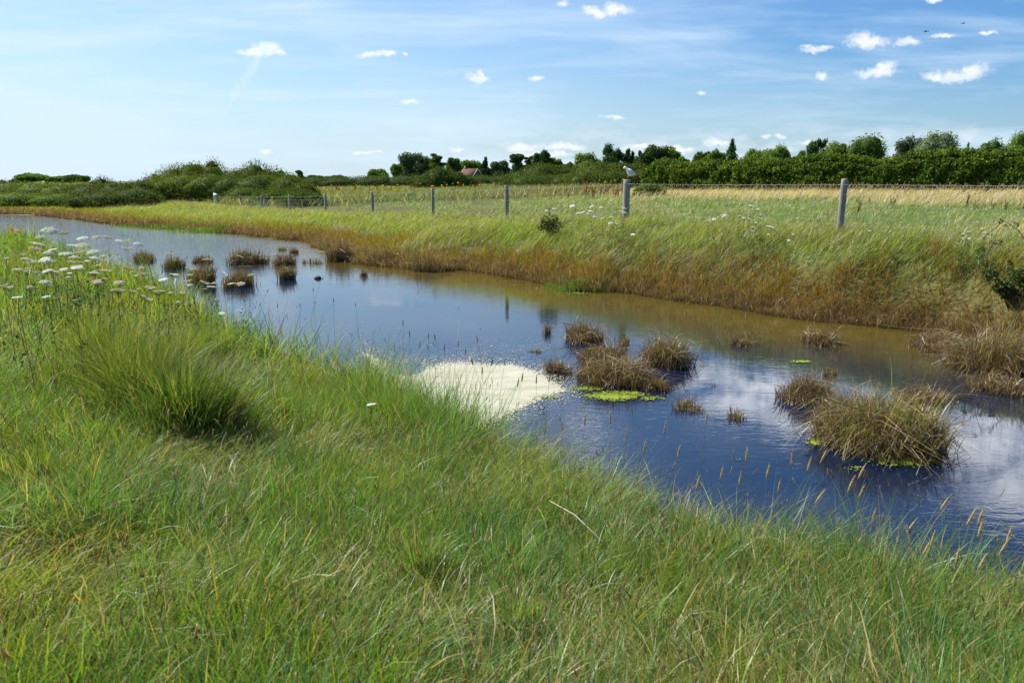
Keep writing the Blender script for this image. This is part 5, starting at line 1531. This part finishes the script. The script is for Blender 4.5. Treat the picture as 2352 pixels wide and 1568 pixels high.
WM = [(1735, 515, 1.1), (1729, 540, 1), (1769, 528, 1.1), (1743, 536, .8), (1807, 528, .8), (1817, 534, .8), (1834, 502, 1), (1851, 512, .8), (1857, 525, .7), (1861, 535, .9), (1839, 556, .8), (1838, 567, .8),
      (1885, 556, 1.2), (1874, 553, .7), (1846, 546, .6), (1876, 573, .5), (1937, 574, .6), (1926, 589, .6), (1829, 534, .5)]
for (a, b, s_) in WM:
    flower(a * .9408, b * .9408, 'white', s_ * 1.0, 'white wild carrot flower head on the far bank midway between the two nearest fence posts', 'wild carrot between the two big posts', .62)
WF = [(2123, 566, .9), (2367, 583, .9), (2363, 571, .7), (2404, 568, .9), (2403, 579, .8), (2351, 573, .7), (2367, 566, .7), (2351, 586, .8), (2397, 559, .8), (2337, 600, .6)]
for (a, b, s_) in WF:
    flower(a * .9408, b * .9408, 'white', s_ * .65, 'small white flower head in the far bank grass close to the arching bramble', 'small white flowers near the arching bramble', .62)
for (a, b) in ((30, 560), (42, 563), (28, 552), (52, 585), (55, 556), (20, 549), (268, 622), (286, 619), (36, 570), (50, 566)):
    flower(a * .9408, b * .9408, 'yellow', 1.0, 'bright yellow ragwort flower head among the white flowers of the near bank', 'yellow ragwort on the near bank', .62, 'ragwort')

# ------------------------------------------------------------------ docks with rusty seed spikes
def dock_parts(seed, h=.7):
    rg = np.random.default_rng(seed); st, sp = MB(), MB()
    for b in range(5):
        lx, ly = rg.normal(.12, .10), rg.normal(0, .08); hh = h * rg.uniform(.6, 1.05)
        P_ = [(0, 0, -.05), (lx * .4, ly * .4, hh * .5), (lx, ly, hh)]
        st.tube(P_, [.006, .004, .002], 5, (.16, .06, .03))
        L = [(lx * (t ** 1.3), ly * (t ** 1.3), hh * t, .026, .026, .05) for t in np.linspace(.45, .98, 6)]
        V, Q, Cc = leaf_cloud(L, 150, .026, (.16, .045, .018), rg, .5, (.26, .10, .04)); sp.add(V, Q, None, Cc)
    return st.mesh('stem', M_BARK), sp.mesh('seed_spikes', M_LEAF)


DP = [dock_parts(i) for i in (1, 2, 3)]


def dock(px, py, hpx, label, group, rmax=400):
    rg = np.random.default_rng(int(px * 5 + py))
    x, y = hit(px, py, 0.06, rmax); g = h1(x, y)
    s_ = hpx / FD * y / .72
    root = empty('dock_plant', (x, y, g), rg.uniform(-.5, .5)); props(root, label, 'dock plant', group); root.scale = (s_,) * 3
    a, b = DP[rg.integers(3)]
    mobj('stem', a, root); mobj('seed_spikes', b, root)


dock(1968, 496, 36, 'upright rusty dock just beyond the nearest fence post', None)
dock(2218, 476, 32, 'large spreading rusty dock behind the netting, second past the nearest fence post', None)
dock(2240, 478, 20, 'smaller rusty dock touching the large spreading one', None)
dock(2308, 480, 26, 'rusty dock leaning over in the pasture close to the picture edge', None)
dock(2278, 476, 20, 'thin single-stemmed rusty dock between two bigger ones', None)
dock(2344, 482, 26, 'pale rusty dock cut by the picture edge', None)
dock(2045, 474, 28, 'thin greenish dock stem in the pasture', None)
dock(1996, 466, 16, 'low slanting dock beyond the upright rusty one', None)
dock(1876, 512, 18, 'dark broken dock lying low in front of the nearest fence post', None)
rg0 = np.random.default_rng(77)
for i in range(46):
    q_ = rg0.random()
    px_ = 1290 + 150 * rg0.random() if q_ < .5 else (1180 + 120 * rg0.random() if q_ < .7 else 760 + 420 * rg0.random())
    py_ = rg0.uniform(436, 450) if px_ < 1180 else rg0.uniform(440, 456)
    dock(px_, py_, rg0.uniform(16, 30), 'rusty dock stem in the long row of docks at the back of the grazed field', 'rusty docks across the back of the field', 90)
for i, px_ in enumerate((2190, 2252, 2262, 2290, 2318, 2335, 2306)):
    dock(px_, 432, rg0.uniform(24, 34), 'deep red dock at the foot of the dark hedge', 'red docks along the hedge foot', 46)


# ------------------------------------------------------------------ brambles on the near end of the far bank, little shrub
def bramble(paths, d, label, leafn, seed):
    rg = np.random.default_rng(seed)
    u_, v_ = uv_of(*paths[0][0]); X0, Y0 = u_ * d, d; g = h1(X0, Y0)
    root = empty('bramble', (X0, Y0, g)); props(root, label, 'bramble', 'arching brambles on the far bank')
    st = MB(); L = []
    for P_ in paths:
        pts = []
        for i, (a, b) in enumerate(P_):
            dd = d + .15 * math.sin(i); u_, v_ = uv_of(a, b); pts.append((u_ * dd - X0, dd - Y0, CAM_Z + v_ * dd - g))
        pts = np.array(pts)
        st.tube(pts, np.linspace(.007, .003, len(pts)), 5, (.06, .035, .025))
        for q_ in pts[1:]:
            for k_ in range(2): L.append((q_[0] + rg.normal(0, .035), q_[1] + rg.normal(0, .04), q_[2] + rg.normal(0, .03), .035, .035, .03))
    st.obj('stem', M_BARK, root)
    V, Q, Cc = leaf_cloud(L, leafn, .035, (.045, .07, .02), rg, .6, (.10, .05, .03)); m_ = MB(); m_.add(V, Q, None, Cc); m_.obj('leaves', M_LEAF, root)


bramble([[(2352, 548), (2340, 530), (2318, 514), (2300, 506)], [(2340, 620), (2318, 586), (2300, 562), (2282, 560), (2270, 578), (2264, 610), (2262, 650), (2268, 690)], [(2318, 590), (2335, 574), (2370, 566)]], 12.6,
        'dark arching bramble stems looping over the far bank by the picture edge', 240, 3)
bramble([[(2264, 700), (2266, 670), (2262, 640), (2270, 630)], [(2264, 690), (2280, 660), (2290, 640)]], 12.4, 'leafy bramble shoot hanging down the far bank below the arching stems', 160, 5)


def small_bush(px, py, wpx, hpx, label, n, col, seed, size=.045):
    rg = np.random.default_rng(seed); x, y = hit(px, py, .12); g = h1(x, y); s_ = y / FD
    root = empty('shrub', (x, y, g)); props(root, label, 'shrub')
    w_, h_ = wpx * s_ / 2, hpx * s_ + .12
    L = [(rg.uniform(-.8, .8) * w_, rg.uniform(-.5, .5) * w_, h_ * rg.uniform(.35, .85), w_ * .3, w_ * .3, h_ * .16) for _ in range(12)] + [(-.2 * w_, 0, h_ * 1.05, .04, .04, .1)]
    leafy('leaves', L, n, size, col, rg, root, (.10, .14, .03), 0, .5)
    mb = MB()
    for l in L: mb.tube([(0, 0, -.05), (l[0] * .5, l[1] * .5, l[2] * .6), l[:3]], [.01, .007, .004], 5, (.08, .055, .035))
    mb.obj('stem', M_BARK, root)


small_bush(1268, 540, 66, 48, 'small dark bushy shrub with a spindly top on the far bank, near the white flowers', 1500, (.03, .055, .018), 8)
small_bush(2320, 690, 110, 70, 'dark shaded shrub on the far bank at the picture edge', 2400, (.035, .055, .02), 9)
small_bush(2265, 446, 12, 24, 'pale green upright weed standing in the blond grass', 260, (.14, .20, .07), 10, .08)
small_bush(2344, 444, 22, 30, 'pale leafy weed in the blond grass by the red docks', 420, (.16, .21, .08), 11, .08)


# ------------------------------------------------------------------ single grass stalks with seed heads against the water
def stalk(px, py, off, lean, label, group, head=1.0, col=(.34, .27, .13)):
    rg = np.random.default_rng(int(px * 11 + py * 3)); x, y = hit(px, py, off); g = h1(x, y); off = off + max(g, 0) - g
    far = max(1, y / 6)
    ln = .088 * head; L_ = lean * off
    root = empty('grass_stalk', (x - L_, y, g)); props(root, label, 'grass stalk', group)
    tp = np.array([L_, rg.normal(0, .03), off])
    st = MB(); st.tube([(0, 0, -.02), (L_ * .25, 0, off * .4), (L_ * .62, 0, off * .75), tp - np.array([L_ * .1, 0, ln * .6])], np.array([.0017, .0014, .0011, .0009]) * far ** .6, 4, (.13, .18, .05), False); st.obj('stem', M_PETAL, root)
    dv = np.array([L_ * .35 + rg.normal(0, .01), 0, off * .3]); dv = dv / np.linalg.norm(dv) * ln
    mb = MB(); P_ = [tp - dv * .5, tp - dv * .25, tp, tp + dv * .25, tp + dv * .5]
    mb.tube(P_, np.array([.0022, .0048, .0055, .004, .001]) * far ** .5 * rg.uniform(.8, 1.15), 6, col)
    n = 46
    for i in range(n):
        t = rg.random(); c_ = P_[0] + (P_[-1] - P_[0]) * t; a = rg.random() * 6.28; r_ = .005 * math.sin(math.pi * min(1, t + .1)) * far ** .5
        p0 = c_ + np.array([math.cos(a), math.sin(a), 0]) * r_; p1 = p0 + dv * .16 + np.array([math.cos(a), math.sin(a), 0]) * .004
        s2 = np.array([-math.sin(a), math.cos(a), 0]) * .0016 * far ** .5
        mb.add([p0 - s2, p0 + s2, p1], None, [(0, 1, 2)], np.array(col) * rg.uniform(.8, 1.5))
    mb.obj('seed_head', M_PETAL, root)


SR = [(1625, 962, .75, .05), (1527, 985, .7, .05), (1402, 960, .7, .0), (1345, 965, .66, .06), (1818, 1050, .75, .0), (1762, 1082, .7, .1), (1717, 1048, .75, .02), (1655, 1085, .6, .15), (1602, 1108, .6, .1),
      (1893, 1052, .75, .35), (1974, 1078, .8, .3), (1952, 1112, .75, .3), (1888, 1145, .66, .45), (1935, 1040, .85, .1), (2222, 1182, .8, .35), (2247, 1214, .7, .15), (2262, 1192, .75, .2), (2302, 1255, .6, .3),
      (2161, 1148, .7, .4), (2118, 1252, .5, .3), (2140, 1238, .55, .1), (2270, 1300, .5, .4), (2200, 1282, .5, .1), (1700, 1100, .62, .05), (1860, 1070, .7, .2), (2010, 1190, .5, .05), (1985, 1135, .6, .3),
      (1440, 1000, .6, .05), (1480, 1030, .55, .1), (1250, 985, .5, .0), (1290, 975, .55, -.05), (1790, 1120, .55, .1), (2090, 1205, .45, .4), (1560, 1040, .6, .1), (2330, 1240, .62, .2)]
for a in SR:
    stalk(*a, 'tan seed head on a thin stalk standing against the dark water of the near reach', 'seed heads along the near bank, lower creek', col=(.42, .33, .16))
SM = [(925, 742, .6, .0), (965, 790, .5, .05), (1000, 772, .6, -.1), (1052, 790, .55, .1), (1096, 780, .55, -.1), (906, 800, .5, .05), (940, 768, .5, .0), (1130, 832, .5, .15), (1108, 850, .5, .1), (1190, 880, .55, .25),
      (1232, 872, .6, .0), (1262, 868, .6, .05), (1085, 828, .6, -.2), (1020, 800, .5, .0), (1070, 805, .5, .0), (985, 770, .55, 0), (1200, 868, .6, .15), (1160, 830, .5, .1)]
for a in SM:
    stalk(*a, 'greenish-brown seed head on a stalk in front of the pale foam', 'seed heads in front of the foam', col=(.20, .17, .08))
SL = [(740, 640, .75, .25), (816, 700, .6, -.05), (765, 690, .5, .0), (720, 665, .45, .0), (560, 690, .5, -.3), (596, 700, .45, .2), (640, 700, .45, .0), (690, 700, .45, .05), (615, 668, .5, .3), (450, 512, .8, .1),
      (394, 580, .6, .2), (338, 580, .5, -.05), (247, 545, .6, -.05), (140, 515, .5, -.3), (212, 520, .5, .35), (283, 540, .5, .05), (293, 541, .5, .02), (318, 538, .5, .1), (430, 590, .5, .3)]
for a in SL:
    stalk(*a, 'slender dry seed head on a stalk against the pale water of the far reach', 'seed heads against the far reach', 1.2 if a[0] < 500 else .9, (.38, .32, .17))
# dry pale stems lying across the grass
for (a, b, c_, d_, lb) in ((535, 808, 480, 795, 'short pale dry stem bent over the big grass tuft'), (405, 860, 330, 928, 'grey curved dry stem lying against the big dark grass tuft'), (1262, 1150, 1385, 1245, 'long straight grey stem slanting down through the near grass')):
    p0, p1 = hit(a, b, .34), hit(c_, d_, .30)
    mb = MB(); A0 = np.array([*p0, h1(*p0) + .34]); A1 = np.array([*p1, h1(*p1) + .30]); md = (A0 + A1) / 2 + np.array([0, 0, .03])
    o_ = A0.copy()
    mb.tube([A0 - o_, md - o_, A1 - o_], [.0022, .003, .0026], 5, (.50, .44, .34)); o = mb.obj('dry_stem', M_PETAL); o.location = o_; props(o, lb, 'dry stem')
